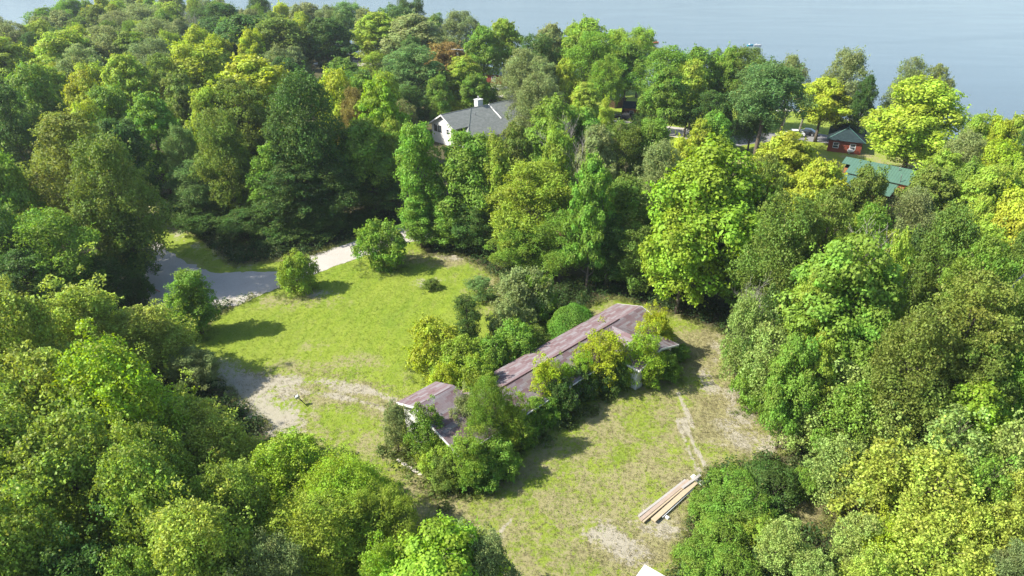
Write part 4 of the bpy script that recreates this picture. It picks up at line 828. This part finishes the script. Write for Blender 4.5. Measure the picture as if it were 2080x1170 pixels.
TREES="""
P 40 608 190 15.5 pl|sunlit poplar crown at the left edge, below the shaded olive tree
P 175 585 180 12 pl|tall pointed poplar whose tip rises highest in the near left wood
P 298 632 170 8.5 pl|poplar whose pale top stands just below the dark corner of the road
W 385 705 110 5 gg|grey-green fine-leaved tree leaning over the lawn's left edge
P 95 735 230 15 pl|broad glossy poplar inside the near left wood, second row from the top
P 255 720 220 15 lm|bright-topped poplar in the middle of the near left wood
P 20 850 230 15.5 pm|mid green poplar cut by the left edge halfway down the near wood
P 360 795 190 9.5 pl|poplar beside the pale bare arc of the lawn
P 440 845 170 8.5 pl|low poplar whose crown overlaps the bare ground of the lawn
P 175 890 240 14.5 pm|dense dark-sided poplar in the heart of the near left wood
P 320 935 190 13.5 pm|round poplar above the dark gap low in the near left wood
P 60 1040 230 14 pm|big shaded poplar in the lower left corner
P 210 1110 190 11 dg|deep green poplar behind the dark gap near the bottom left
P 410 1050 210 12 pl|bushy poplar at the bottom, left of the fine-leaved ash
P 470 970 150 11 pm|small mid green poplar wedged between the dark gap and the bright ash
P 578 895 160 7.5 lm|bright yellow-green poplar standing at the lower end of the lawn
A 698 926 214 7.5 lm|wide fine-leaved ash at the bottom edge of the lawn
A 640 1010 240 8.5 lg|fine-leaved ash at the bottom, left neighbour of the widest ash
A 768 1000 156 7 lg|airy ash reaching right over the dry grass
A 560 1100 190 9 gg|dull grey-green ash at the bottom edge below the bright poplar
M 895 1075 230 9.5 lm|vivid yellow-green maple at the bottom edge centre
P 790 1115 120 8 lm|small yellow-green tree peeping up left of the vivid bottom maple
P 985 1108 120 8 gg|pale grey-green poplar at the bottom, right of the vivid maple
P 300 1140 160 10 pm|poplar top just showing above the bottom edge at left
M 30 330 130 18 mg|green maple at the left edge above the shaded hollow
O 160 246 200 21 bz|tall bronze-tinged oak, the highest crown of the left group
O 235 292 170 20 ol|olive oak standing in front of the bronze one beside the track
W 110 430 190 14 mg|soft green tree in shade below the bronze oak
O 262 436 96 10.5 dg|dark rounded tree overhanging the road junction
W 205 520 140 7.5 dg|shadowed small tree at the foot of the left group
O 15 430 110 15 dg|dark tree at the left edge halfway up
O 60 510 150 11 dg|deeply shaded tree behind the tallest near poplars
B 280 560 50 4.5 dg|dark bush at the road edge beside the junction
W 378 262 80 b430 bg|bluish feathery tree at the head of the grass track
W 400 330 120 b455 bg|bluish soft tree in front, overhanging the grassy track
O 420 405 130 b466 dg|low dark tree spreading over the island of grass
M 470 285 110 b450 lg|bright green billowy maple midway behind the road
N 555 300 90 b465 mg|tall green tree right of the bright billowy maple
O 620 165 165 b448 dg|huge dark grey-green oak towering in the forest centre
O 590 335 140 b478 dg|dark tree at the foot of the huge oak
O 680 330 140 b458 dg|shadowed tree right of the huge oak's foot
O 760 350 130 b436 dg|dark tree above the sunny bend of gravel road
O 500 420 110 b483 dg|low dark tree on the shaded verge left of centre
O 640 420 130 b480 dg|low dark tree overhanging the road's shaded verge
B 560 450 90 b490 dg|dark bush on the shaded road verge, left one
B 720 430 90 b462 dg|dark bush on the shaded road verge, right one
M 690 155 95 20 yg|yellow-green maple just right of the huge dark oak
M 775 172 110 20 lm|bright lime-topped maple left of the white house
W 725 190 80 18 br|brownish tree between the two bright maples by the huge oak
M 740 250 140 b432 mg|green maple below the lime-topped one
M 800 250 70 b418 lg|maple at the wood's right corner near the white house
O 490 172 150 20 ol|broad olive tree left of the huge dark oak
M 432 190 85 19 lg|light green maple left of the broad olive tree
O 455 235 110 18 ol|olive crown standing before the light green maple
M 272 122 115 20 lg|tall fresh green maple rising through the left forest
M 235 185 110 18 mg|green maple directly before the tall fresh green one
M 320 200 110 18 mg|dark-sided green maple right of the tall fresh one
M 188 160 95 19 yg|yellowish maple left of the tall fresh green maple
M 195 215 80 17 yg|small yellowish maple before the other yellowish one
O 340 120 90 19 ol|loose olive tree behind the tall fresh maple
M 405 100 150 20 yg|wide yellow-green maple in mid forest
M 525 128 190 21 yg|broad pale maple with a flat yellowish top before the huge oak
M 85 145 120 20 mg|rounded green maple of the left forest
M 20 85 130 20 lg|light green maple at the far left edge of the forest
O 30 185 120 19 dg|dark tree at the left edge under the light maple
M 90 50 100 17 lg|light green tree near the left end of the lake front
M 140 72 120 19 lg|light maple behind the rounded green one
O 38 55 90 17 gg|grey-green tree at the lake end of the left edge
O 105 22 110 17 mg|mid green tree on the left shore with water behind
M 148 2 72 17 mg|tree whose top crosses the left water glimpse
M 200 16 75 16 yg|yellowish tree on the shore right of the left water glimpse
O 245 30 95 17 gg|grey-green tree fourth along the left shore
W 295 14 120 17 gg|wide grey-green tree on the left shore
M 345 10 90 16 lg|light green tree on the shore above the dead white snag
W 322 45 110 18 gg|soft grey-green tree left of the dead white snag
W 225 62 140 19 gg|soft grey tree in the middle of the left forest
M 280 72 105 18 mg|green maple between two soft grey trees
W 320 88 140 19 gy|greyish thin-leaved tree left of the wide yellow-green maple
O 180 100 100 19 gg|grey-green tree above the yellowish maples
M 410 62 75 18 yl|yellow tree just right of the dead white snag
O 455 14 110 18 dg|dark oak on the shore left of centre
U 505 38 150 20 dg|large dark oak in front of the shore row
O 530 -2 70 18 dg|dark tree whose top meets the upper picture edge
M 520 68 60 18 yl|small yellow tree below the large shore oak
M 572 45 140 20 ol|large olive-yellow maple beside the large shore oak
N 610 16 52 17 gg|slim grey-green tree on the shore, left of a pair
N 632 12 55 17 gg|slim grey-green tree on the shore, right of a pair
W 668 18 70 18 gy|pale thin tree on the shore behind the trailer
T 705 10 85 19 bg|tall bluish willow beside the white tent
U 665 45 110 19 dg|very dark tree beside the lakeside trailer
N 742 25 50 18 gg|slim tree right of the white tent
M 770 32 110 18 lg|light green tree behind the bluish willow
T 800 16 110 19 bg|bluish willow on the shore at upper centre
C 825 6 45 20 dg|dark spiky tree, left of the two by the shore
C 848 4 45 20 dg|dark spiky tree, right of the two by the shore
U 842 35 130 19 gg|broad grey-green tree below the two spiky ones
N 889 30 42 16 bg|small lone blue-green tree before open water
W 935 30 100 18 gy|thin olive-grey tree beside the open water at centre
M 908 94 115 15 orr|maple with orange-red turning leaves, the only orange crown
M 940 120 90 14 lg|green tree leaning right of the orange maple
U 981 60 75 18 mg|green tree above the distant red cabin
U 1022 47 78 19 lg|tall light green tree right of the distant red cabin
O 845 98 120 17 bg|bluish dark tree left of the orange maple
O 810 112 90 15 bg|bluish tree left of another one, below the willow
O 832 178 80 11 dg|deep shadowed tree left of the antenna tower
C 760 112 66 12 lg|conical light green tree in the village clearing
M 700 122 90 12 mg|small green tree by the sandy yard
O 740 150 90 14 dg|dark small tree below the conical one
W 783 152 80 15 lg|soft light tree left of the bluish dark tree
W 820 210 76 13 gg|soft grey tree above the white house corner
M 966 155 64 11 mg|green tree just right of the antenna tower
M 892 160 60 13 mg|green tree just left of the antenna tower
B 990 170 42 5 mg|round bush behind the white chimney
B 958 195 80 5 lg|pale shrub behind the white house roof
W 1060 108 110 17 gg|soft grey tree right of the distant red cabin
O 1090 80 110 19 dg|dark oak at the shore, left of the large bright tree
M 1117 58 80 19 gg|grey-green shore tree next to the dark oak
U 1165 55 70 18 lg|light tree at the left shoulder of the large bright one
U 1192 46 95 21 lg|large bright tree standing tallest on the central shore
T 1205 72 125 20 mg|soft green tree directly before the tallest bright one
N 1250 68 62 17 lg|slim light tree right of the tallest bright one
T 1300 62 82 18 lg|light feathery tree beside the red boat
U 1272 92 90 17 mg|green tree before the feathery one by the red boat
T 1235 120 80 17 mg|soft green tree behind the dark shed
M 1148 128 60 15 yg|yellowish small tree left of the dark shed
O 1096 122 84 16 gg|grey-green tree over the dark green roof
W 1092 158 116 17 gg|large soft grey tree right of the white house
M 1188 174 76 14 lg|light maple left of the dark shed
M 1120 208 120 17 mg|rich green maple before the large soft grey tree
M 1175 225 100 15 mg|green tree left of the slim pale one
N 1228 208 42 15 lg|slim pale tree pointing up before the pickup
W 1255 255 120 15 ol|soft olive tree below the black pickup
M 1325 252 88 15 mg|green tree before the sandy lane
B 1305 228 44 6 dg|dark round bush beside the black pickup
T 1355 102 135 19 mg|big soft green tree of the central shore grove
U 1352 145 100 17 mg|green tree overhanging the orange garage
U 1412 104 85 18 mg|mid green shore tree right of the central grove
U 1400 130 80 17 lg|light tree right of the big soft green one
N 1452 108 50 17 mg|slim green shore tree
U 1478 103 62 18 mg|green shore tree right of the slim one
W 1512 106 105 18 ol|olive-tinted loose tree below the kayaks
T 1604 118 62 17 gg|feathery tree whose top stands alone before the water
T 1555 132 160 19 bg|great soft willow in the middle of the right shore
O 1528 205 70 11 dg|dark lower tree under the middle of the great willow
O 1440 190 88 13 dg|dark dense tree left of the great willow
O 1466 212 46 11 dg|small dark tree under the great willow's left side
M 1418 250 62 13 yg|yellowish small tree at the sandy lane
M 1448 234 78 14 mg|fresh green tree left of the patch of asphalt
M 1588 276 145 16 yg|yellow-green maple below the parked white car
O 1712 110 100 19 gg|tall grey oak at the right shore, leftmost of the two lone oaks
O 1752 160 48 15 dg|dark oak limb-like tree just right of the tall grey oak
U 1672 163 116 13.5 yg|yellow-green maple directly above the red cabin
O 1838 128 76 18 gg|grey-green oak above the largest right maple, left one
O 1888 140 70 17 gg|grey-green oak above the largest right maple, right one
M3 1862 168 182 18 yg|largest yellow-green maple by the right shore
M 1968 242 72 16 lg|light green shore tree right of the largest maple
M 2004 246 62 16 yl|yellow shore tree near the right edge
M 2042 246 72 16 lg|light shore tree right of the yellow one
O 2072 262 80 16 dg|dark tree where the shore meets the right edge
W 1948 275 100 15 gg|grey-green tree below the light shore trees
M 2015 295 110 15 yl|golden yellow maple near the right edge
M 1905 312 100 13 lg|light maple with layered boughs beside the lodge
M 1955 335 90 14 mg|green maple below the layered light one
M 1995 345 120 15 lg|broad light maple of the right slope
M 2058 338 100 15 lg|light maple at the right edge under the golden one
M 1872 355 80 11 mg|green tree touching the lodge's right wall
W 1838 388 110 14 gy|greyish half-bare tree below the lodge
M 1745 348 100 16 ol|olive-green tree in front of the green lodge roof
N 850 262 95 b497 mg|tall narrow tree at the corner where the road vanishes
N 855 390 80 b503 mg|leafy lower tree at the foot of the narrow corner tree
M1 955 278 150 b498 mg|big rounded maple below the white house
N 915 400 90 b506 mg|green tree under the left side of the big rounded maple
M 1010 285 80 17 lg|light maple right of the big rounded one
O 960 410 110 b512 dg|dark tree at the foot of the big rounded maple
W 1085 335 180 b540 lg|wide lime-olive ash with broken brown limbs
W 1060 450 130 b558 mg|green ash low before the wide one with broken limbs
W 1140 430 130 b572 mg|shaded ash under the broken limbs
M 1045 262 80 16 ol|olive tree behind the wide broken-limbed ash
M 1130 275 85 17 lg|light tree with bare twigs above the wide ash
M 1200 330 100 18 mg|green maple right of the wide broken-limbed ash
N 1270 370 110 b570 ol|dark olive tree left of the brightest maple
N 1235 440 90 b590 dg|dark slim tree behind the long roof
N 1290 460 80 b600 ol|olive tree at the left foot of the brightest maple
W 1335 300 120 17 gg|soft grey-green tree left above the brightest maple
M 1210 265 90 15 gg|soft tree before the village lane
M5 1440 303 228 b622 lm|brightest lime-yellow maple, the largest crown above the yard
M 1390 405 150 b636 lm|bright lower bough-like maple at the brightest maple's left foot
M 1500 470 110 b640 mg|green tree at the right side of the brightest maple
M 1380 290 80 16 yg|yellowish maple behind the brightest one
M 1655 335 130 16 yg|yellow-green maple below the red cabin
O 1540 330 110 18 ol|olive tree between the brightest maple and the one below the cabin
O 1575 410 150 18 ol|dark olive oak right of the brightest maple
O 1665 395 130 18 ol|olive oak in the middle of the right slope
M0 1700 500 220 18 mg|big domed green maple in the centre of the right wood
M 1640 560 120 15 lg|green maple in front left of the big domed one
M 1790 490 90 17 lg|light green top right behind the big domed maple
M 1745 620 150 13 mg|green maple low before the big domed one
O 1740 430 120 17 mg|green crown behind the big domed maple
O 1905 435 140 18 ol|olive oak on the right slope under the greyish tree
M 2035 400 140 17 yg|broad yellow-green maple at the right edge
M 1960 410 90 16 lg|light maple left of the broad yellow-green edge maple
O 1965 500 150 18 mg|green oak on the right slope, third row
O 2060 480 110 17 ol|olive oak cut by the right edge above the fallen limb
O 1940 570 200 18 bz|large bronze-olive oak of the right wood
O 2050 590 130 17 ol|olive oak at the right edge beside the fallen limb
O 1830 645 180 16 bz|bronze-olive oak in front of the larger bronze one
O 1960 690 150 14 ol|olive tree above the vivid right maple
O 2055 700 110 14 mg|green tree at the right edge above the vivid maple
M 1605 690 110 12 mg|green maple at the yard's right border
Q 1508 615 74 10 qg|thin grey tree with bare tips at the yard's upper right corner
Q 1560 665 100 9.5 qg|pale leafy tree at the yard's right border
Q 1560 600 90 12 dg|dark slim tree behind the pale leafy border tree
M 1650 690 90 12 lg|light green tree behind the pale border tree
B 1530 748 72 4.6 mg|lush bush bulging into the yard's right border
B 1575 788 60 4 mg|green bush just above the white scraps
B 1500 690 52 3.6 mg|small bush at the yard's upper right corner
Q 1690 745 140 9 qg|tall pale poplar at the top of the lower right thicket
Q 1635 800 96 6.5 qg|pale young poplar beside the white scraps
Q 1720 790 120 9 mg|green young poplar right of the tall pale one
Q 1800 812 110 9 qg|pale-tipped poplar in the thicket centre
M 1955 780 160 11 lm|vivid lime maple in the lower right wood
Q 1915 850 150 10 qg|pale poplar in front of the vivid lime maple
Q 2045 870 130 10 qg|grey-green poplar at the right edge below the vivid maple
Q 1790 905 150 8.5 pl|light poplar in the middle of the thicket
Q 1700 900 110 6 qg|pale low poplar above the brown clearing
Q 1885 930 160 9 pl|broad light poplar right of the thicket centre
Q 1985 950 110 9 mg|deep green poplar in the lower right
Q 2050 980 110 8.5 pl|light poplar at the right edge, low down
Q 1955 1025 120 8 pl|light poplar near the lower right corner
Q 2030 1040 120 8 pl|light poplar in the lower right corner's upper part
Y 1785 1055 85 5.5 yl|bright yellow sapling standing out in the thicket
Q 1880 1060 150 7.5 pl|light poplar right of the bright yellow sapling
Q 1745 1050 96 5.5 qg|thin grey-green poplar left of the yellow sapling
Q 1585 1060 84 5 qg|thin poplar at the bottom beside the brown clearing
Q 1760 1120 110 5.5 pl|low poplar under the yellow sapling
W 2050 1110 120 8 gy|soft grey tree in the lower right corner
Q 1960 1120 110 6.5 pl|light poplar at the bottom edge on the right
Q 1650 1125 80 4 qg|low pale poplar at the bottom of the thicket
S 1492 945 120 2.8 mg|sumac bush nearest the lumber pile
S 1566 938 130 3.1 dg|dark sumac bush under the white blossoms of trash
S 1630 950 70 2.6 mg|sumac bush at the right end of the sumac row
S 1450 988 96 2.5 mg|sumac bush bordering the yard below the lumber
S 1510 985 130 3.2 mg|green sumac in the middle of the patch
S 1466 1045 116 2.6 mg|sumac bush in the lower half of the patch
S 1420 1100 100 2.5 mg|low sumac bush beside the white board at the bottom
S 1480 1110 120 2.8 mg|sumac bush at the bottom edge
S 1545 1045 90 2.8 lg|yellow-tinged sumac bush among the darker sumacs
B 775 452 96 6.6 mg|leafy shrub tree between gravel road and lawn
B 600 518 74 5.1 lg|boxy shrub on its own at the gravel road edge
N 395 552 80 8.2 mg|small tree at the lawn's left corner beside the road
B 375 600 80 5.5 mg|bush at the small corner tree's foot
B 875 566 34 1.3 ol|tiny brown-green clump alone on the lawn
Y 975 562 58 3.2 bg|little open tree in the upper right of the lawn
C 948 605 64 6.5 dg|dark upright tree behind the house's left half
B 1065 552 105 6.5 gg|silvery shrub left of the trimmed dome
B 1092 560 72 6 mg|green shrub behind the trimmed dome
B 1030 615 70 5 gg|pale thin shrub on the lawn edge
B 885 652 110 5.5 yg|yellow-green bush left behind the house
B 930 690 100 5 lg|light bush behind the house's left wing
B 1045 655 100 5 mg|green bush behind the middle of the long roof
B 1000 690 80 4.6 mg|green bush wedged behind the house
B 905 742 66 4.6 yg|yellowish bush reaching over the left wing's roof
B 968 728 84 5.6 lg|bush in the notch of the house's back eave
Y 1085 665 60 3.6 ol|thin bush with reddish tips at the back eave
A 990 775 94 8 mg|largest tree growing against the house front
Y 1040 800 70 6.5 lg|light tree right beside the largest one at the house front
Y 950 800 60 6 gg|grey-green tree growing through the roof edge
Q 862 826 76 6 mg|dense green tree at the left gable
Y 805 822 55 5.5 gg|thin open tree at the white gable wall
B 885 895 80 2.8 lg|bush under the left eave
Y 950 880 80 5.5 lg|yellow-green tree at the left wing's near corner
B 905 925 80 2.6 ol|scrubby bush before the left gable
B 975 930 80 2.6 mg|dark low bush under the largest house-front tree
Y 1108 732 66 6 yl|bright yellow sapling leaning on the long roof
B 1135 775 66 4 dg|dark bush right of the yellow sapling
B 1085 808 60 3.4 mg|green bush left below the yellow sapling
B 1175 742 70 3.6 dg|dark bush under the eave in the middle
Y 1222 675 92 6.4 yl|widest bright yellow-green sapling at the house front
B 1240 740 60 3.2 dg|dark bush below the widest bright sapling
Y 1310 672 80 6.6 lm|lime sapling before the cross gable
Y 1330 630 62 6 yl|yellow sapling at the far end of the roof
B 1350 715 62 3 mg|low bush under the cross gable's tip
B 1320 735 50 2.6 ol|small reddish-brown bush below the cross gable
B 1205 728 56 2.6 mg|low bush between the two front saplings of the house
B 1115 800 60 3.0 mg|low bush at the sapling's foot under the eave
B 1055 840 70 3.2 mg|bush at the house front right of the largest tree
B 1280 725 50 2.4 lg|small bush left of the cross gable
B 1140 765 50 3 lg|light bush under the eave right of the yellow sapling
B 1380 700 40 1.6 mg|small bush at the cross gable's right corner
Y 1140 738 50 4.6 lm|small lime sapling under the middle of the front eave
Y 1180 715 56 4.8 lm|small lime sapling touching the widest bright sapling's left side
B 1260 722 56 3.4 lg|light bush in the corner between house and cross gable
B 1010 890 90 3.4 mg|bush at the foot of the largest house-front tree
B 1345 660 46 3.2 yg|yellowish bush at the far right eave

"""
for ln in TREES.strip().split('\n'):
    if ln.startswith('#') or not ln.strip(): continue
    a,lab=ln.split('|'); k,px,py,wp,h,t=a.split()
    cat='shrub' if k[0] in 'BSD' else 'tree'
    grp={'S':'sumac bushes of the patch beside the yard','Q':'young poplars of the lower right thicket'}.get(k[0])
    place_px(k,float(px),float(py),float(wp),(h if h[0]=='b' else float(h)),t,lab.strip(),cat,grp)
for uu in np.arange(4,18,.1):
    q=HO+E1*uu+E2*(-5.35); a_,b_=to_px(q.x,q.y,1.8)
    if a_>1163: break
put_tree('D',q.x,q.y,3.9,3.0,'em','trimmed green dome bush touching the long roof','shrub',None,0.7)
# second-row trees that close the wood between the surveyed crowns
CLEAR=[(862,195,1060,290),(905,150,960,230),(640,95,800,140),(960,125,1060,200),(1090,160,1140,190),(1205,150,1330,262),(1350,225,1640,300),(1665,225,1835,385)]
def fill(n,x0,x1,y0,y1,hr,gap,pred,kinds,tints,seed):
    g=random.Random(seed); made=0
    for _ in range(n*60):
        if made>=n: break
        x=g.uniform(x0,x1); y=g.uniform(y0,y1)
        if not pred(x,y): continue
        if bool(is_open(np.array([x]),np.array([y]))[0]): continue
        h=g.uniform(*hr); r=h*g.uniform(.24,.32)
        ax,ay=[float(q) for q in to_px(x,y,h)]; bx_,by=[float(q) for q in to_px(x,y,0)]; wp=r*ppm((x,y,h*.6))
        if any(ax+wp>k[0] and ax-wp<k[2] and ay-8<k[3] and by>k[1] for k in CLEAR): continue
        if is_open(np.array([x+h*q for q in (.45,.85,1.15)]),np.array([y+h*.14*q for q in (.5,1,1.3)])).any(): continue
        if math.hypot(x+21,y-145)<16: continue
        if any((x-q[0])**2+(y-q[1])**2<(gap*(r+q[2]))**2 for q in PLACED): continue
        # relation to the nearest surveyed tree gives the label
        base=[q for q in PLACED if not q[4].startswith('~')]
        near=sorted(base,key=lambda q:(q[0]-x)**2+(q[1]-y)**2)
        tn=g.choice(tints); word=dict(pm='mid green',pl='light green',mg='mid green',dg='dark green',ol='olive green',lg='light green',gg='grey-green',yg='yellow-green',bg='bluish green')[tn]
        lab=None
        for q in near[:6]:
            dx,dy=x-q[0],y-q[1]; rel=('right of' if dx>0 else 'left of') if abs(dx)>abs(dy) else ('behind' if dy>0 else 'in front of')
            w=q[4].split(); s=' '.join(w)
            if len(w)>11: continue
            cand=f'{word} tree {rel} the {s}'
            if len(cand.split())<=16 and cand not in USED: lab=cand; break
        if not lab: continue
        USED.add(lab); k=g.choice(kinds); put_tree(k,x,y,h,r,tn,lab,'tree'); PLACED[-1]=PLACED[-1][:4]+('~'+lab,); made+=1
USED=set()
inner=lambda x,y: shore(x)-y>12
fill(110,-175,-2,85,330,(14,17.5),.74,lambda x,y: inner(x,y) and abs(x)<.86*y+8 and not(x>-24 and y>128) ,'MOMMWO',['mg','mg','dg','ol','lg','gg','yg'],3)
fill(22,40,105,60,118,(12,15),.72,lambda x,y: inner(x,y) and not(x>55 and y>110),'MOMO',['mg','dg','ol','lg'],5)
fill(14,-62,-22,22,52,(9,12),.70,lambda x,y:x<-22 and abs(x)<.9*y+10,'P',['pm','dg','pl'],8)
# bare standing snags
for me,px,py,h,lab in ((DEAD[0],386,46,14,'bare white snag standing among the far left trees'),(DEAD[1],1178,300,14,'bare grey snag above the broken-limbed ash'),(DEAD[0],1534,622,8.5,'small bare grey snag at the yard corner'),(DEAD[1],1790,560,14,'bare twiggy snag beside the big domed maple')):
    p=Wp(px,py,h); e=empty('dead_tree',(p.x,p.y,0),lab,'dead tree',None,random.uniform(0,6)); o=bpy.data.objects.new('trunk',me); C.objects.link(o); o.parent=e; o.scale=(h/13,)*3
def limb(name,pts,rs,label,cat):
    b=MB(); b.tube(pts,rs,6); o=b.build(name,BARKD); tag(o,label,cat)
p=Wp(2060,575,14); limb('fallen_limb',[p+Vector((-4,-4,-4)),p,p+Vector((3,1,2.5)),p+Vector((6,3,3))],[.14,.10,.06,.02],'grey dead limb hung up in the trees at the right edge','fallen branch')
p=Wp(1140,445,7.9); BARKD=plain('split_brown_wood',(.20,.11,.065),.9,.3); limb('broken_limb',[p+Vector((-.6,-.3,1.6)),p+Vector((0,-.8,.6)),p+Vector((1.1,-1.2,-.9))],[.10,.22,.16],'split brown limb in the wide ash, the upper one','broken branch')
p=Wp(1140,470,6.6); limb('broken_limb',[p+Vector((-.9,-1.5,.9)),p+Vector((0,-1.7,.2)),p+Vector((1.0,-1.9,-.9))],[.08,.2,.15],'split brown limb in the wide ash, the lower one','broken branch')
# undergrowth and rough grass: nobody could count it
def scatter_leaves(name,n,box,pred,size,hr,tint,mat,label,per=45,cr=.8,seed=1,aspect=.7,cat='undergrowth'):
    g=np.random.default_rng(seed); x=g.uniform(box[0],box[1],n*8); y=g.uniform(box[2],box[3],n*8); m=pred(x,y); x=x[m][:n]; y=y[m][:n]; n=len(x)
    hh=g.uniform(*hr,n); k=np.repeat(np.arange(n),per); d=unit(g.normal(size=(len(k),3))); d[:,2]=np.abs(d[:,2])
    rad=(cr*g.uniform(.6,1.3,n))[k][:,None]
    P=np.stack([x,y,np.zeros(n)],-1)[k]+d*rad*np.power(g.uniform(.3,1,(len(k),1)),.5)*np.stack([np.ones(len(k)),np.ones(len(k)),hh[k]/cr],-1)
    P[:,2]+=.05; cl=g.uniform(0,1,n)[k]
    me=leaves_mesh(name,P,d+unit(g.normal(size=d.shape))*.6+[0,0,.4],size,aspect,g.uniform(0,1,len(k)),cl,mat,g)
    o=bpy.data.objects.new(name,me); C.objects.link(o); o.color=tint+(1,); tag(o,label,cat,None,'stuff')
def wood_near(x,y):
    px,py=to_px(x,y); return (~is_open(x,y))&(px>-60)&(px<2140)&(py<1250)
def near_open(x,y,d):
    r=np.zeros(x.shape,bool)
    for a in np.linspace(0,6.28,9)[:-1]: r|=is_open(x+d*math.cos(a),y+d*math.sin(a))
    return r
scatter_leaves('undergrowth',2600,(-75,60,30,112),lambda x,y:wood_near(x,y)&near_open(x,y,6),.22,(.7,2.0),(.045,.085,.02),LEAF,'leafy undergrowth along the foot of the wood',60,.95,1)
scatter_leaves('thicket_growth',1300,(12,60,28,62),lambda x,y:wood_near(x,y),.17,(.4,1.3),(.085,.115,.035),LEAF,'weedy growth between the young poplars',45,.8,2)
def edge_pred(x,y): return is_open(x,y)&near_open2(x,y,.9)
def near_open2(x,y,d):
    r=np.zeros(x.shape,bool)
    for a in np.linspace(0,6.28,9)[:-1]: r|=~is_open(x+d*math.cos(a),y+d*math.sin(a))
    return r
scatter_leaves('tall_grass',5200,(-45,45,30,105),edge_pred,.30,(.25,.7),(.17,.19,.05),LEAF,'tall uncut grass along the edges of the mown lawn',22,.35,3,.12,'grass')
inyard=lambda x,y:is_open(x,y)&(y<112)&~near_road(x,y)&~in_house(x,y)
RDW=wpts([(990,400),(836,455),(700,497),(575,548),(440,553),(350,515),(290,480),(150,700),(290,720),(440,625),(560,588),(690,537),(836,492),(1010,430)])
def near_road(x,y): return inpoly(x,y,RDW)
def in_house(x,y):
    u=(x+.8)*E1[0]+(y-52)*E1[1]; v=(x+.8)*E2[0]+(y-52)*E2[1]; return (u>-8.5)&(u<22)&(v>-5)&(v<3.6)
def dryness(x,y):
    xi=np.clip(np.searchsorted(xs,x),0,len(xs)-1); yi=np.clip(np.searchsorted(ys,y),0,len(ys)-1); return dry[yi,xi],bare[yi,xi]
grnd=np.random.default_rng(77)
scatter_leaves('lawn_grass',26000,(-48,40,30,108),lambda x,y:inyard(x,y)&(dryness(x,y)[0]+dryness(x,y)[1]*1.3<grnd.uniform(.0,1.25,x.shape)),.105,(.015,.07),(.185,.260,.028),LEAF,'tufts of green grass over the mown lawn',5,.22,5,.3,'grass')
scatter_leaves('dry_grass',22000,(-30,40,30,90),lambda x,y:inyard(x,y)&(dryness(x,y)[0]>grnd.uniform(.3,1.1,x.shape))&(dryness(x,y)[1]<grnd.uniform(.2,1.3,x.shape)),.12,(.02,.09),(.215,.195,.10),LEAF,'tufts of dry straw-coloured grass in the yard',5,.2,6,.25,'grass')
scatter_leaves('brown_weeds',500,(12,60,28,66),lambda x,y:~near_open2(x,y,.1)&(np.abs(to_px(x,y)[0]-1650)<75)&(np.abs(to_px(x,y)[1]-1030)<55),.2,(.1,.5),(.17,.15,.07),LEAF,'dry brown weeds in the little clearing of the thicket',30,.5,7,.2,'weeds')
SHR=np.array([(q[0],q[1],q[2]) for q in PLACED if q[3]<7.5 and bool(is_open(np.array([q[0]]),np.array([q[1]]))[0]) and not bool(in_house(np.array([q[0]]),np.array([q[1]]))[0])])
def near_shrub(x,y):
    d=np.min(np.hypot(x[:,None]-SHR[:,0],y[:,None]-SHR[:,1])-SHR[:,2]*1.15,axis=1); return (d<.25)&inyard(x,y)
scatter_leaves('shrub_grass',1500,(-40,35,32,104),near_shrub,.24,(.15,.5),(.14,.18,.045),LEAF,'uncut grass and litter round the feet of the lawn shrubs',26,.35,9,.14,'grass')
def house_edge(x,y):
    u=(x+.8)*E1[0]+(y-52)*E1[1]; v=(x+.8)*E2[0]+(y-52)*E2[1]
    return ((u>-10)&(u<23)&(v>3.3)&(v<5.6))|((u>-11.5)&(u<-8.3)&(v>-5)&(v<5))
scatter_leaves('house_weeds',420,(-20,25,38,78),house_edge,.19,(.3,1.1),(.10,.14,.03),LEAF,'weeds grown up against the walls of the long house',50,.6,4)
farwood()
# ---------------------------------------------------------------- thin summer haze
hb=MB(); x0,x1,y0,y1,z0,z1=-1510,1510,-60,2610,-36,46
hb.box(((x0+x1)/2,(y0+y1)/2,(z0+z1)/2),(x1-x0,y1-y0,z1-z0))
hm=bpy.data.materials.new('haze'); hm.use_nodes=True; t=hm.node_tree; t.nodes.clear(); oo=t.nodes.new('ShaderNodeOutputMaterial'); pv=t.nodes.new('ShaderNodeVolumePrincipled'); pv.inputs['Density'].default_value=.00016; pv.inputs['Color'].default_value=(.80,.88,.96,1); pv.inputs['Anisotropy'].default_value=.3
t.links.new(pv.outputs[0],oo.inputs['Volume'])
tag(hb.build('haze',hm),'thin haze over the lake and woods','haze',None,'stuff')
